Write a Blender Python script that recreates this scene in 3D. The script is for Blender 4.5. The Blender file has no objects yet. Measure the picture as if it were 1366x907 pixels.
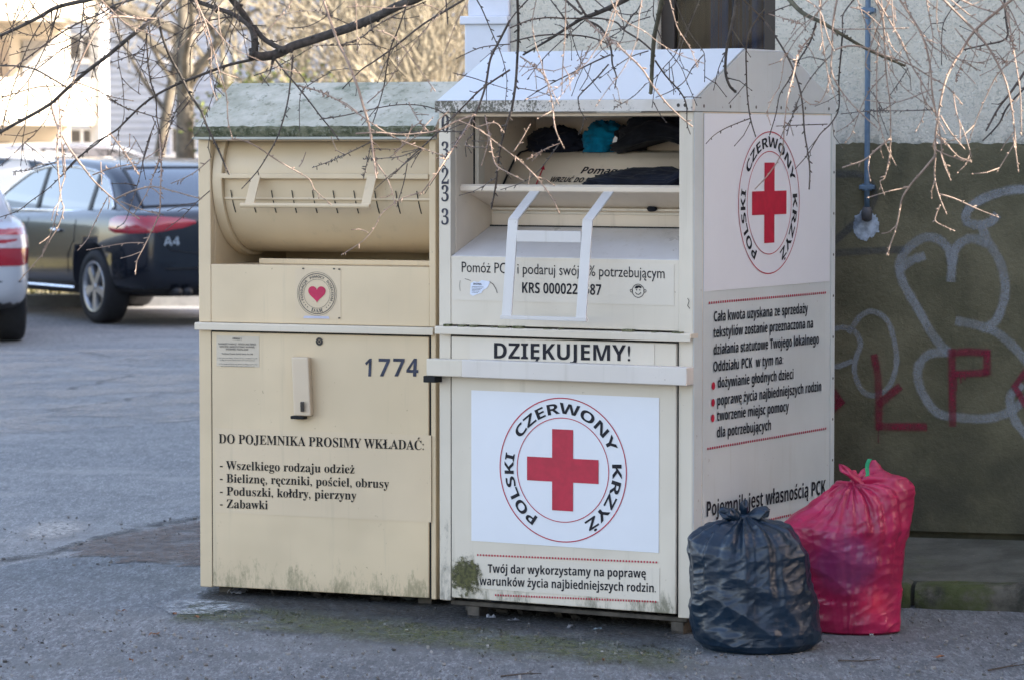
import bpy, math, random
from mathutils import Vector, Matrix, noise
from mathutils.bvhtree import BVHTree
R = math.radians
random.seed(11)
SC = bpy.context.scene
COL = SC.collection
F, EYE, HY = 4600.0, 1.55, 195.0            # focal length in photo pixels, eye height, horizon row
PITCH = math.atan((453.5 - HY) / F)

# ------------------------------------------------------------------ helpers
def ray(px, py):
    dx, dz = (px - 683) / F, -(py - 453.5) / F
    c, s = math.cos(PITCH), math.sin(PITCH)
    return Vector((dx, c + dz * s, -s + dz * c))
def at(px, py, Y):
    d = ray(px, py); t = Y / d.y
    return Vector((d.x * t, Y, EYE + d.z * t))
def ground(px, py, z=0.0):
    d = ray(px, py); t = (z - EYE) / d.z
    return Vector((d.x * t, d.y * t, z))
def onplane(root, ax, val, px, py):
    """local point where the sight line meets the local plane axis=val of a placed thing"""
    m = Matrix.Rotation(-root[2], 3, 'Z')
    o = m @ (Vector((0, 0, EYE)) - Vector((root[0], root[1], 0))); d = m @ ray(px, py)
    t = (val - o[ax]) / d[ax]
    return o + t * d
def tag(o, label=None, cat=None, group=None, kind=None):
    if label: o['label'] = label
    if cat: o['category'] = cat
    if group: o['group'] = group
    if kind: o['kind'] = kind
    return o
def empty(name, loc=(0, 0, 0), rz=0.0):
    o = bpy.data.objects.new(name, None); COL.objects.link(o)
    o.location = loc; o.rotation_euler = (0, 0, rz); o.empty_display_size = .1
    return o

class MB:
    def __init__(s): s.v, s.f, s.uv = [], [], None
    def face(s, pts):
        n = len(s.v); s.v += [tuple(p) for p in pts]; s.f.append(tuple(range(n, n + len(pts)))); return s
    def box(s, x0, x1, y0, y1, z0, z1, m=None):
        n = len(s.v)
        P = [(x0,y0,z0),(x1,y0,z0),(x1,y1,z0),(x0,y1,z0),(x0,y0,z1),(x1,y0,z1),(x1,y1,z1),(x0,y1,z1)]
        if m: P = [tuple(m @ Vector(p)) for p in P]
        s.v += P
        s.f += [tuple(n + i for i in q) for q in ((0,3,2,1),(4,5,6,7),(0,1,5,4),(1,2,6,5),(2,3,7,6),(3,0,4,7))]
        return s
    def bar(s, a, b, w, h, up=(0, 0, 1)):
        a, b = Vector(a), Vector(b); d = b - a; L = d.length; d.normalize()
        u = Vector(up); sx = d.cross(u)
        if sx.length < 1e-4: sx = d.cross(Vector((1, 0, 0)))
        sx.normalize(); sz = sx.cross(d)
        m = Matrix.Translation(a) @ Matrix((sx, d, sz)).transposed().to_4x4()
        return s.box(-w/2, w/2, 0, L, -h/2, h/2, m)
    def prism(s, pts, fn, a, b):
        """pts 2D outline (ccw), fn(u,v,t)->xyz, extruded t=a..b"""
        n = len(s.v); k = len(pts)
        s.v += [tuple(fn(u, v, a)) for u, v in pts] + [tuple(fn(u, v, b)) for u, v in pts]
        s.f.append(tuple(n + i for i in range(k))); s.f.append(tuple(n + k + i for i in reversed(range(k))))
        for i in range(k):
            j = (i + 1) % k; s.f.append((n + i, n + k + i, n + k + j, n + j))
        return s
    def tube(s, pts, rad, k=6, cap=True):
        pts = [Vector(p) for p in pts]; n0 = len(s.v); N = len(pts)
        if not hasattr(rad, '__len__'): rad = [rad] * N
        pu = None
        for i, p in enumerate(pts):
            d = (pts[min(i+1, N-1)] - pts[max(i-1, 0)])
            if d.length < 1e-9: d = Vector((0, 0, 1))
            d.normalize()
            if pu is None:
                pu = d.cross(Vector((0.3, 0.2, 1)));
                if pu.length < 1e-3: pu = d.cross(Vector((1, 0, 0)))
            pu = (pu - d * pu.dot(d))
            if pu.length < 1e-6: pu = d.orthogonal()
            pu.normalize(); pv = d.cross(pu)
            for j in range(k):
                a = 2 * math.pi * j / k
                s.v.append(tuple(p + (pu * math.cos(a) + pv * math.sin(a)) * rad[i]))
        for i in range(N - 1):
            for j in range(k):
                a, b = n0 + i*k + j, n0 + i*k + (j+1) % k
                s.f.append((a, b, b + k, a + k))
        if cap:
            s.f.append(tuple(n0 + j for j in reversed(range(k)))); s.f.append(tuple(n0 + (N-1)*k + j for j in range(k)))
        return s
    def lathe(s, prof, k=32, m=None):
        """prof: (r, h) list, axis local Z of m"""
        n0 = len(s.v); m = m or Matrix()
        for r, h in prof:
            for j in range(k):
                a = 2*math.pi*j/k; s.v.append(tuple(m @ Vector((r*math.cos(a), r*math.sin(a), h))))
        for i in range(len(prof)-1):
            for j in range(k):
                a, b = n0+i*k+j, n0+i*k+(j+1) % k
                s.f.append((a, b, b+k, a+k))
        return s
    def grid(s, fn, nu, nv, wrap=False):
        n0 = len(s.v)
        for i in range(nu+1):
            for j in range(nv + (0 if wrap else 1)):
                s.v.append(tuple(fn(i/nu, j/nv)))
        W = nv if wrap else nv+1
        for i in range(nu):
            for j in range(nv):
                a, b = n0+i*W+j, n0+i*W+(j+1) % W
                s.f.append((a, b, b+W, a+W))
        return s
    def disc(s, c, r, fn, k=24):
        return s.face([fn(c[0]+r*math.cos(2*math.pi*i/k), c[1]+r*math.sin(2*math.pi*i/k)) for i in range(k)])
    def ring(s, c, r0, r1, fn, k=72):
        n = len(s.v)
        for i in range(k):
            a = 2*math.pi*i/k
            s.v.append(tuple(fn(c[0]+r0*math.cos(a), c[1]+r0*math.sin(a)))); s.v.append(tuple(fn(c[0]+r1*math.cos(a), c[1]+r1*math.sin(a))))
        for i in range(k):
            j = (i+1) % k; s.f.append((n+2*i, n+2*i+1, n+2*j+1, n+2*j))
        return s
    def build(s, name, mat, parent=None, bevel=0, smooth=False, label=None, sub=0):
        me = bpy.data.meshes.new(name); me.from_pydata(s.v, [], s.f); me.validate(); me.update()
        if mat: me.materials.append(mat)
        if smooth: me.polygons.foreach_set('use_smooth', [True]*len(me.polygons))
        if s.uv:
            l = me.uv_layers.new(name='UVMap')
            for li, lp in enumerate(me.loops): l.data[li].uv = s.uv[lp.vertex_index]
        o = bpy.data.objects.new(name, me); COL.objects.link(o)
        if parent: o.parent = parent
        if bevel:
            b = o.modifiers.new('bevel', 'BEVEL'); b.width = bevel; b.segments = 2; b.limit_method = 'ANGLE'; b.angle_limit = R(35)
        if sub:
            b = o.modifiers.new('sub', 'SUBSURF'); b.levels = sub; b.render_levels = sub
        if label: o['label'] = label
        return o

# ------------------------------------------------------------------ materials
class NT:
    def __init__(s, name, rough=.6, col=(.5, .5, .5), metal=0, spec=.5, coat=0):
        s.m = bpy.data.materials.new(name); s.m.use_nodes = True; s.t = s.m.node_tree; s.n = s.t.nodes; s.l = s.t.links
        s.b = s.n['Principled BSDF']; s.set('Base Color', (*col, 1)); s.set('Roughness', rough); s.set('Metallic', metal)
        s.set('Specular IOR Level', spec); s.set('Coat Weight', coat)
        s.tc = None; s.col = None
    def set(s, k, v):
        if isinstance(v, bpy.types.NodeSocket): s.l.new(v, s.b.inputs[k])
        else: s.b.inputs[k].default_value = v
    def coord(s, kind='Object'):
        if not s.tc: s.tc = s.n.new('ShaderNodeTexCoord')
        return s.tc.outputs[kind]
    def map(s, scale=(1, 1, 1), src=None, loc=(0, 0, 0)):
        m = s.n.new('ShaderNodeMapping'); m.inputs['Scale'].default_value = scale; m.inputs['Location'].default_value = loc
        s.l.new(src or s.coord(), m.inputs['Vector']); return m.outputs[0]
    def noise(s, scale, detail=6, rough=.6, vec=None, dist=0):
        n = s.n.new('ShaderNodeTexNoise'); n.inputs['Scale'].default_value = scale; n.inputs['Detail'].default_value = detail
        n.inputs['Roughness'].default_value = rough; n.inputs['Distortion'].default_value = dist
        s.l.new(vec or s.coord(), n.inputs['Vector']); return n.outputs['Fac']
    def vor(s, scale, feature='F1', vec=None):
        n = s.n.new('ShaderNodeTexVoronoi'); n.feature = feature; n.inputs['Scale'].default_value = scale
        s.l.new(vec or s.coord(), n.inputs['Vector']); return n.outputs['Distance']
    def ramp(s, fac, a, b, lo=0., hi=1.):
        n = s.n.new('ShaderNodeMapRange'); n.interpolation_type = 'SMOOTHSTEP'; n.clamp = True
        for i, v in zip((1, 2, 3, 4), (a, b, lo, hi)): n.inputs[i].default_value = v
        s.l.new(fac, n.inputs[0]); return n.outputs[0]
    def math(s, op, a, b=None):
        n = s.n.new('ShaderNodeMath'); n.operation = op
        for i, v in enumerate((a, b)):
            if v is None: continue
            if isinstance(v, bpy.types.NodeSocket): s.l.new(v, n.inputs[i])
            else: n.inputs[i].default_value = v
        return n.outputs[0]
    def mix(s, fac, a, b):
        n = s.n.new('ShaderNodeMix'); n.data_type = 'RGBA'
        for k, v in ((0, fac), (6, a), (7, b)):
            if isinstance(v, bpy.types.NodeSocket): s.l.new(v, n.inputs[k])
            elif k == 0: n.inputs[0].default_value = v
            else: n.inputs[k].default_value = (*v, 1)
        return n.outputs[2]
    def xyz(s, i, src=None):
        n = s.n.new('ShaderNodeSeparateXYZ'); s.l.new(src or s.coord(), n.inputs[0]); return n.outputs[i]
    def bump(s, h, strength=.3, dist=.002):
        n = s.n.new('ShaderNodeBump'); n.inputs['Strength'].default_value = strength; n.inputs['Distance'].default_value = dist
        s.l.new(h, n.inputs['Height']); s.l.new(n.outputs[0], s.b.inputs['Normal'])
    def done(s, col=None):
        if col is not None: s.set('Base Color', col)
        return s.m

def simple(name, col, rough=.5, metal=0, var=.12, scale=20, bump=0, spec=.5, coat=0):
    t = NT(name, rough, col, metal, spec, coat)
    n = t.noise(scale)
    c = t.mix(t.ramp(n, .3, .7), tuple(x*(1-var) for x in col), tuple(min(1, x*(1+var)) for x in col))
    if bump: t.bump(t.noise(scale*4), bump, .002)
    return t.done(c)

def paint(name, col, grime=(), edge=(), rough=.42, speck=.5, warp=.12, rust=(.16, .09, .05)):
    """enamelled sheet steel: tone drift, specks, scuffs, weather stains at given heights (object space)"""
    t = NT(name, rough, col)
    c = t.mix(t.ramp(t.noise(2.2, 3), .35, .7), tuple(x*(1-warp) for x in col), tuple(min(1, x*1.04) for x in col))
    # vertical rain streaks
    st = t.ramp(t.noise(1, 5, .65, t.map((26, 26, 1.3))), .56, .74, 0, .22)
    c = t.mix(st, c, (.32, .28, .2))
    # small dark specks and chips
    sp = t.ramp(t.noise(70, 2, .5), .70, .76, 0, speck)
    gate = t.ramp(t.noise(5, 2), .5, .62)
    c = t.mix(t.math('MULTIPLY', sp, gate), c, rust)
    rs = t.math('MULTIPLY', t.ramp(t.noise(1, 9, .7, t.map((13, 13, 8), loc=(7, 1, 3))), .70, .76, 0, .7), speck)
    c = t.mix(rs, c, (.20, .10, .045))
    for (z0, z1, gc, stv, sx, th) in grime:
        g = t.ramp(t.xyz(2), z1, z0)
        n1 = t.noise(1, 10, .8, t.map((sx*2.2, sx*2.2, sx*.75)), .3)
        n2 = t.noise(1, 3, .5, t.map((sx*.35, sx*.35, sx*.2), loc=(sx, 2, 5)))
        g2 = t.math('POWER', g, 1.5)
        m = t.ramp(t.math('ADD', t.math('ADD', t.math('MULTIPLY', n1, .6), t.math('MULTIPLY', n2, .4)), t.math('MULTIPLY', g2, .13)), th-.02, th+.13)
        m = t.math('MULTIPLY', m, t.math('MULTIPLY', t.ramp(g, 0, .3), stv))
        c = t.mix(m, c, gc)
    rr = t.ramp(t.noise(9, 4), .3, .7, rough-.07, rough+.13)
    t.set('Roughness', rr)
    h = t.math('ADD', t.math('MULTIPLY', t.noise(3.5, 2), 1.0), t.math('MULTIPLY', t.noise(160, 2), .012))
    t.bump(h, .5, .009)
    return t.done(c)

# ------------------------------------------------------------------ lettering
GL = {}
def raw(txt):
    c = bpy.data.curves.new('tmp', 'FONT'); c.body = txt; c.size = 1; c.resolution_u = 3
    o = bpy.data.objects.new('tmp', c); COL.objects.link(o); bpy.context.view_layer.update()
    dg = bpy.context.evaluated_depsgraph_get(); me = bpy.data.meshes.new_from_object(o.evaluated_get(dg))
    V = [(v.co.x, v.co.y) for v in me.vertices]; Fa = [tuple(p.vertices) for p in me.polygons]
    bpy.data.objects.remove(o); bpy.data.curves.remove(c); bpy.data.meshes.remove(me)
    return V, Fa
def code(style, ch):
    if style == 'sans': return ch
    u, l, d = {'bold': (0x1D5D4, 0x1D5EE, 0x1D7EC), 'serif': (0x1D400, 0x1D41A, 0x1D7CE)}[style]
    if 'A' <= ch <= 'Z': return chr(u + ord(ch) - 65)
    if 'a' <= ch <= 'z': return chr(l + ord(ch) - 97)
    if '0' <= ch <= '9': return chr(d + ord(ch) - 48)
    return ch
DIA = dict(zip('ąćęłńóśźżĄĆĘŁŃÓŚŹŻ', [('a','g'),('c','a'),('e','g'),('l','s'),('n','a'),('o','a'),('s','a'),('z','a'),('z','d'),
      ('A','g'),('C','a'),('E','g'),('L','s'),('N','a'),('O','a'),('S','a'),('Z','a'),('Z','d')]))
def glyph(style, ch):
    if (style, ch) in GL: return GL[(style, ch)]
    mark = None; base = ch
    if ch in DIA: base, mark = DIA[ch]
    H = code(style, 'H')
    if (style, '_cap') not in GL:
        V, _ = raw(H + H); GL[(style, '_cap')] = (max(v[1] for v in V), max(v[0] for v in V)); 
    cap, w2 = GL[(style, '_cap')]
    V, _ = raw(H + code(style, base) + H); adv = (max(v[0] for v in V) - w2) / cap
    V, Fa = raw(code(style, base)) if base != ' ' else ([], [])
    V = [(x/cap, y/cap) for x, y in V]; Fa = list(Fa)
    def poly(P):
        n = len(V); V.extend(P); Fa.append(tuple(range(n, n+len(P))))
    if V and style == 'sans' and base in '!:.,-%':
        pass
    if mark and V:
        x0, x1 = min(v[0] for v in V), max(v[0] for v in V); y1 = max(v[1] for v in V); cx = (x0+x1)/2
        th = .10 if style == 'sans' else .17
        if mark == 'a': poly([(cx-.06, y1+.08), (cx-.06+th, y1+.08), (cx+.1+th, y1+.3), (cx+.04, y1+.3)])
        if mark == 'd': poly([(cx+th*.65*math.cos(a*.785), y1+.2+th*.65*math.sin(a*.785)) for a in range(8)])
        if mark == 'g': poly([(x1-.2, .02), (x1-.2+th*.8, .02), (x1-.24+th*.8, -.12), (x1-.02, -.2), (x1-.02, -.28), (x1-.2, -.28), (x1-.31, -.16)])
        if mark == 's':
            xm = (x0+x1)/2 if ch == 'ł' else x0+.16; w = .24
            poly([(xm-w, .34), (xm+w, .60), (xm+w, .60+th), (xm-w, .34+th)])
    GL[(style, ch)] = (V, Fa, adv); return GL[(style, ch)]
def text_to(mb, style, txt, p0, x1, cap, fn, slant=0, fat=0, spacing=0, align=None):
    """one line from p0=(u,v) ending at u=x1 (width fitted), cap height cap, fn(u,v)->xyz"""
    G = [glyph(style, c) for c in txt]
    tot = sum(g[2] for g in G) + spacing*(len(G)-1)
    sx = (x1 - p0[0]) / tot if x1 is not None else cap
    x = 0
    for V, Fa, adv in G:
        n = len(mb.v)
        for vx, vy in V: mb.v.append(tuple(fn(p0[0] + (x+vx)*sx + slant*vy*cap, p0[1] + vy*cap)))
        for f in Fa: mb.f.append(tuple(n+i for i in f))
        x += adv + spacing
def arc_text(mb, style, txt, c, r, a0, a1, cap, fn, inward=False):
    """letters centred at angles from a0 to a1 (deg, math convention) reading clockwise, tops outward"""
    G = [glyph(style, ch) for ch in txt]; W = [g[2] for g in G]; tot = sum(W)
    span = R(a0 - a1) * (r + cap*.5); s = span / tot; x = 0
    for (V, Fa, adv) in G:
        mid = x + adv/2
        th = R(a0) - (mid*s)/(r + cap*.5) if not inward else R(a0) + (mid*abs(s))/(r + cap*.5)
        n = len(mb.v)
        for vx, vy in V:
            lx = (vx - adv/2) * abs(s); ly = vy*cap
            if not inward: rr = r + ly; px = c[0] + rr*math.cos(th) + lx*math.sin(th); py = c[1] + rr*math.sin(th) - lx*math.cos(th)
            else: rr = r + cap - ly; px = c[0] + rr*math.cos(th) - lx*math.sin(th); py = c[1] + rr*math.sin(th) + lx*math.cos(th)
            mb.v.append(tuple(fn(px, py)))
        for f in Fa: mb.f.append(tuple(n+i for i in f))
        x += adv

INK = simple('black_ink', (.016, .016, .022), .7, var=.3, scale=60, spec=.25)
REDINK = simple('red_ink', (.42, .006, .035), .5, var=.12, scale=30)
exec_parts = []

# ------------------------------------------------------------------ the two clothes containers
BLACKG = (.035, .038, .03); MOSS = (.10, .115, .035); GREYD = (.16, .15, .13)
CR = paint('cream_enamel_worn', (.66, .59, .485), grime=[(.06, .26, BLACKG, .55, 20, .66)], warp=.10)
CR_DOOR = paint('cream_enamel_door', (.66, .59, .485), grime=[(.07, .24, (.06, .065, .03), .75, 16, .60)], warp=.1)
CR_FLAKE = paint('cream_enamel_flaking', (.66, .59, .485), grime=[(.0, 2.4, BLACKG, .95, 11, .70), (.06, .5, BLACKG, .9, 11, .62)], warp=.1)
CR_LIP = paint('cream_enamel_mossy_lip', (.66, .60, .54), grime=[(1.3, 1.71, (.13, .12, .085), .7, 24, .74)], warp=.1)
CR_IN = paint('cream_enamel_inner', (.74, .63, .50), grime=[(1.0, 1.4, GREYD, .5, 8, .76)], warp=.12)
CR_TRAY = paint('cream_enamel_tray', (.63, .60, .58), grime=[(1.31, 1.19, GREYD, .4, 7, .66), (1.0, 1.33, GREYD, .3, 5, .8)], warp=.15, rough=.34)
CL = paint('beige_enamel_worn', (.67, .53, .345), grime=[(.02, .22, BLACKG, .5, 20, .72)], warp=.10)
CL_DOOR = paint('beige_enamel_door', (.67, .53, .345), grime=[(.03, .20, (.13, .125, .06), .6, 34, .585), (.01, .12, BLACKG, .7, 52, .60)], warp=.1)
CL_IN = paint('beige_enamel_drum', (.64, .505, .325), warp=.08, speck=.4, rough=.4)
WHITE_STRAP = paint('white_enamel', (.60, .575, .555), warp=.05, speck=.7)
WHITE_FILM = simple('white_sticker_film', (.70, .715, .755), .38, var=.02, scale=3, bump=.03)
CLEAR_R = paint('cream_sticker_film', (.655, .59, .495), warp=.05, speck=.2, rough=.5)
CLEAR_L = paint('beige_sticker_film', (.655, .52, .35), warp=.06, speck=.2, rough=.55)
ROOF_W = simple('white_roof_enamel', (.56, .60, .64), .3, var=.03, scale=3)
GABLE = paint('grey_white_gable_enamel', (.50, .53, .53), warp=.07, speck=.8)
SIDE = paint('grey_white_side_enamel', (.55, .585, .58), warp=.07, speck=.5)
DARK = simple('dark_gap', (.012, .012, .013), .9)
STEEL = simple('rusty_dark_steel', (.07, .06, .05), .8, var=.4, scale=30, bump=.3)
def roofmoss():
    t = NT('mossy_green_grey_roof', .85)
    c = t.mix(t.ramp(t.noise(6, 8, .7), .35, .65), (.32, .325, .255), (.52, .51, .435))
    c = t.mix(t.ramp(t.noise(26, 7, .75), .53, .64, 0, .7), c, (.12, .14, .09))
    c = t.mix(t.ramp(t.noise(1, 6, .7, t.map((3, 3, 14))), .57, .66, 0, .5), c, (.15, .19, .13))
    t.bump(t.noise(60, 5), .4, .004); return t.done(c)
def lipmoss(name='moss_crusted_edge', base=(.16, .16, .10), dk=(.035, .045, .02), th=.5):
    t = NT(name, .95)
    c = t.mix(t.ramp(t.noise(30, 8, .75), th-.14, th+.12), dk, base)
    c = t.mix(t.ramp(t.noise(90, 3), .55, .7), c, (.20, .20, .15))
    t.bump(t.noise(90, 5), .8, .006); return t.done(c)
ROOF_M = roofmoss(); LIPM = lipmoss()
def lip_patchy():
    t = NT('white_lip_with_black_lichen', .7)
    g = t.ramp(t.xyz(0), .85, .0, 0, .12)
    m = t.ramp(t.math('ADD', t.math('ADD', t.math('MULTIPLY', t.noise(120, 6, .8), .6), t.math('MULTIPLY', t.noise(14, 4, .7), .4)), g), .585, .63)
    c = t.mix(t.ramp(t.noise(12), .3, .7), (.58, .53, .47), (.66, .62, .57)); c = t.mix(m, c, (.13, .12, .09))
    t.bump(m, .5, .002); return t.done(c)
LIPW = lip_patchy()

RW, RD = .93, 1.065
RB = (-.2376, 11.2922, -.5167)
LW, LD = .89, .95
LB = (-1.0746, 11.8288, -.3959)
def FR(px, py, e=0.0): p = onplane(RB, 1, e, px, py); return p.x, p.z
def FL(px, py, e=0.0): p = onplane(LB, 1, e, px, py); return p.x, p.z
def FS(px, py, e=0.0): p = onplane(RB, 0, RW+e, px, py); return p.y, p.z

def dotted(mb, u0, u1, v0, v1, fn, n, w=.55, h=.0075):
    for i in range(n):
        a, b = (i+.5-w/2)/n, (i+.5+w/2)/n
        P = [(u0+(u1-u0)*a, v0+(v1-v0)*a-h/2), (u0+(u1-u0)*b, v0+(v1-v0)*b-h/2), (u0+(u1-u0)*b, v0+(v1-v0)*b+h/2), (u0+(u1-u0)*a, v0+(v1-v0)*a+h/2)]
        mb.face([fn(*p) for p in P])
def sheet(mb, u0, u1, v0, v1, fn, t=.0012):
    mb.prism([(u0, v0), (u1, v0), (u1, v1), (u0, v1)], fn, 0, t)
def cross_emblem(panel, c, r, fn):
    """round emblem with a cross; fn(u,v,lift)"""
    f1 = lambda u, v: fn(u, v, .0026)
    b = r*.165; l = r*.562
    m = MB()
    m.face([f1(c[0]+x, c[1]+y) for x, y in ((-b,-l),(b,-l),(b,-b),(l,-b),(l,b),(b,b),(b,l),(-b,l),(-b,b),(-l,b),(-l,-b),(-b,-b))])
    m.build('red_cross', REDINK, panel)
    m = MB(); m.ring(c, r*.985, r, f1, 96); m.ring(c, r*.713, r*.725, f1, 96)
    m.build('emblem_ring', REDINK, panel)
    cap = r*.145; rr = r*.775
    for word, a0, a1 in (('POLSKI', 241, 166), ('CZERWONY', 149, 21), ('KRZYŻ', 10, -64)):
        m = MB(); arc_text(m, 'bold', word, c, rr, a0, a1, cap, f1); m.build('lettering', INK, panel)

# ---- right container
rc = empty('clothes_container', (RB[0], RB[1], 0), RB[2])
tag(rc, 'cream clothes container with two red cross panels and an open chute stuffed with clothes', 'clothes container')
z0 = .06; ZE = 1.657
ff = lambda u, v, t=0: (u, -t, v)              # front face, lifted towards the street
fs = lambda u, v, t=0: (RW + t, u, v)          # right side face
m = MB()
m.box(0, .012, .004, RD, z0, ZE)                                  # left skin
m.box(RW-.012, RW, .062, RD-.03, z0, ZE)                          # right skin
m.box(.012, RW-.012, RD-.012, RD, z0, ZE)                         # back skin
m.box(.012, RW-.012, .05, RD-.012, z0+.02, z0+.03)                # floor
m.box(.012, RW-.012, .58, .592, .97, ZE)                          # back of the recess
m.box(.05, .875, .028, .038, z0+.05, .95)
m.build('shell', CR_IN, rc, .0015)
m = MB(); m.box(RW-.052, RW-.002, -.001, .0605, z0, ZE); m.build('corner_post', CR, rc, .003)
m = MB(); m.box(RW-.0018, RW+.001, .0005, .0605, z0, ZE-.0005); m.build('corner_trim', SIDE, rc, .001)
m = MB(); m.box(0, .0435, -.002, .03, .962, ZE); m.box(.0435, RW-.0525, .001, .03, 1.655, ZE); m.build('front_frame', CR, rc, .003)
m = MB(); m.box(0, .0435, -.002, .03, z0, .945); m.build('left_post', CR_FLAKE, rc, .003, label='lower left post with flaking paint and black lichen')
m = MB(); m.box(RW-.001, RW+.004, RD-.028, RD+.004, z0, ZE)
m.build('corner_rail', SIDE, rc, .001)
m = MB()
for k in range(11):
    zz = .2+k*.14
    m.disc((RD-.012, zz), .005, lambda u, v: (RW+.0052, u, v), 8)
m.build('rivets', STEEL, rc)
m = MB(); m.box(RW, RW+.0025, .064, RD-.03, z0+.01, ZE-.004); m.build('side_panel', SIDE, rc, .001)
# recess lining
m = MB()
m.box(.033, .0455, .031, .579, 1.15, ZE-.002); m.box(.884, .896, .031, .579, 1.15, ZE-.002)
m.box(.0456, .8839, .567, .5795, 1.2, ZE-.002); m.box(.0456, .8839, .031, .566, ZE-.012, ZE-.003)
m.build('recess_lining', CR_IN, rc, .001)
m = MB(); m.box(.0457, .060, .152, .192, 1.40, ZE-.013); m.build('guide_strip', CR, rc, .001)
m = MB(); m.box(.0457, .0466, .142, .1515, 1.40, ZE-.013); m.build('guide_gap', DARK, rc)
# sloping tray
m = MB(); m.prism([(.002, 1.180), (.262, 1.275), (.262, 1.287), (.002, 1.192)], lambda u, v, t: (t, u, v), .0460, .8835); m.build('tray', CR_TRAY, rc, .001)
m = MB(); m.box(.0460, .8835, .262, .272, 1.275, 1.362); m.build('recess_riser', CR_IN, rc, .001)
m = MB(); m.box(.0462, .8833, .250, .2618, 1.2835, 1.2875); m.build('tray_seam', DARK, rc)
# rounded chute behind the flap
def chute(i, j):
    P = [(.272, 1.352), (.305, 1.385), (.347, 1.430), (.385, 1.474), (.420, 1.508), (.456, 1.527), (.505, 1.533), (.566, 1.534)]
    x = i*(len(P)-1); k = min(int(x), len(P)-2); f = x-k
    return (.0475+.835*j, P[k][0]*(1-f)+P[k+1][0]*f, P[k][1]*(1-f)+P[k+1][1]*f)
m = MB(); m.grid(chute, 28, 2); chu = m.build('chute', CR_IN, rc, smooth=True)
sol = chu.modifiers.new('solid', 'SOLIDIFY'); sol.thickness = .006; sol.offset = -1
m = MB(); m.tube([(.0485, y-.002, z+.001) for _, y, z in [chute(i/20, 0) for i in range(2, 21)]], .0035, 5); m.build('chute_gap', DARK, rc)
def onchute(px, py, lift=.004):
    # the slanted part between (.305,1.385) and (.42,1.508)
    o = Vector((0, 0, EYE)); mm = Matrix.Rotation(-RB[2], 3, 'Z'); o = mm @ (o - Vector((RB[0], RB[1], 0))); d = mm @ ray(px, py)
    a = Vector((0, .305, 1.385)); b = Vector((0, .420, 1.508)); n = Vector((0, -(b.z-a.z), (b.y-a.y))).normalized(); a = a + n*lift
    t = (a-o).dot(n)/d.dot(n); return o + t*d
def chute_text(txt, pxa, pya, pxb, pyb, cap, style):
    A, B = onchute(pxa, pya), onchute(pxb, pyb)
    mb = MB(); up = (Vector((0, .115, .123))).normalized()
    fn = lambda u, v: tuple(A + (Vector((1, 0, 0)) * u) + up * (v + (B-A).dot(up)*u/max(1e-6, (B.x-A.x))))
    text_to(mb, style, txt, (0, 0), B.x-A.x, cap, fn, slant=.22)
    return mb
def c4(x, y): return 660 + x/5.254, 180 + y/5.254
chute_text('Pomagaj z PCK', *c4(592, 272), *c4(1130, 288), .030, 'bold').build('lettering', INK, chu)
chute_text('WRZUĆ DO POJEMNIKA', *c4(378, 330), *c4(880, 342), .022, 'bold').build('lettering', INK, chu)
m = MB(); a, b = onchute(*c4(290, 350)), onchute(*c4(338, 235)); u = (b-a); s_ = Vector((1, 0, 0))*.0022
m.face([a-s_, a+s_, b+s_, b-s_]); tip = onchute(*c4(343, 215)); l_ = onchute(*c4(318, 243)); r_ = onchute(*c4(352, 248)); m.face([l_, r_, tip])
m.build('arrow', REDINK, chu)
# flap with its two straps
m = MB()
m.prism([(.266, 1.345), (.272, 1.352), (.064, 1.425), (.052, 1.418), (.053, 1.404), (.060, 1.399), (.064, 1.410)], lambda u, v, t: (t, u, v), .047, .8825)
flap = m.build('flap', CR_IN, rc, .0012)
m = MB(); m.box(.055, .875, .245, .256, 1.338, 1.346); m.box(.055, .875, .2565, .262, 1.325, 1.334); m.build('flap_hinge', CR, rc, .002)
for X in (.309, .580):
    m = MB()
    for q in (.0, ):
        P = [(.056, 1.402), (-.085, 1.314), (-.128, 1.003)]
        for (a, b) in ((0, 1), (1, 2)):
            m.bar((X+.0175, P[a][0], P[a][1]), (X+.0175, P[b][0], P[b][1]), .036, .006, (0, .3, 1) if a == 0 else (0, 1, 0))
    m.build('handle_strap', WHITE_STRAP, flap, .0012)
m = MB(); m.bar((.3455, -.0945, 1.262), (.579, -.0945, 1.262), .006, .036, (0, 0, 1)); m.build('handle_crossbar', WHITE_STRAP, flap, .001)
m = MB(); m.bar((.306, -.129, 1.003), (.619, -.129, 1.003), .012, .012, (0, 0, 1)); m.build('handle_foot_bar', WHITE_STRAP, flap, .001)
# upper front board with its transparent sticker
m = MB(); m.box(.0442, .8790, -.0005, .024, .967, 1.1905); ub = m.build('upper_board', CR, rc, .002)
m = MB(); x0, zt = FR(603.5, 345); x1, zb = FR(899, 405)
sheet(m, .050, .862, 1.047, 1.178, lambda u, v, t: (u, -.0006-t, v)); lab = m.build('sticker', CLEAR_R, rc)
fb = lambda u, v: (u, -.0030, v)
m = MB()
def line_front(mb, root_fn, fn, txt, a, b, cap, style, slant=0, e=0, **k):
    A = root_fn(*a, e); B = root_fn(*b, e); sl = (B[1]-A[1])/(B[0]-A[0])
    text_to(mb, style, txt, (A[0], A[1]), B[0], cap, lambda u, v: fn(u, v + sl*(u-A[0])), slant=slant, **k)
def c3(x, y): return 600 + x/4.269, 330 + y/4.269
line_front(m, FR, fb, 'Pomóż PCK i podaruj swój 1% potrzebującym', c3(66, 141), c3(1229, 178), .0335, 'sans')
m.build('lettering', INK, lab)
m = MB(); line_front(m, FR, fb, 'KRS 0000225587', c3(409, 260), c3(866, 273), .034, 'bold'); m.build('lettering', INK, lab)
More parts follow.
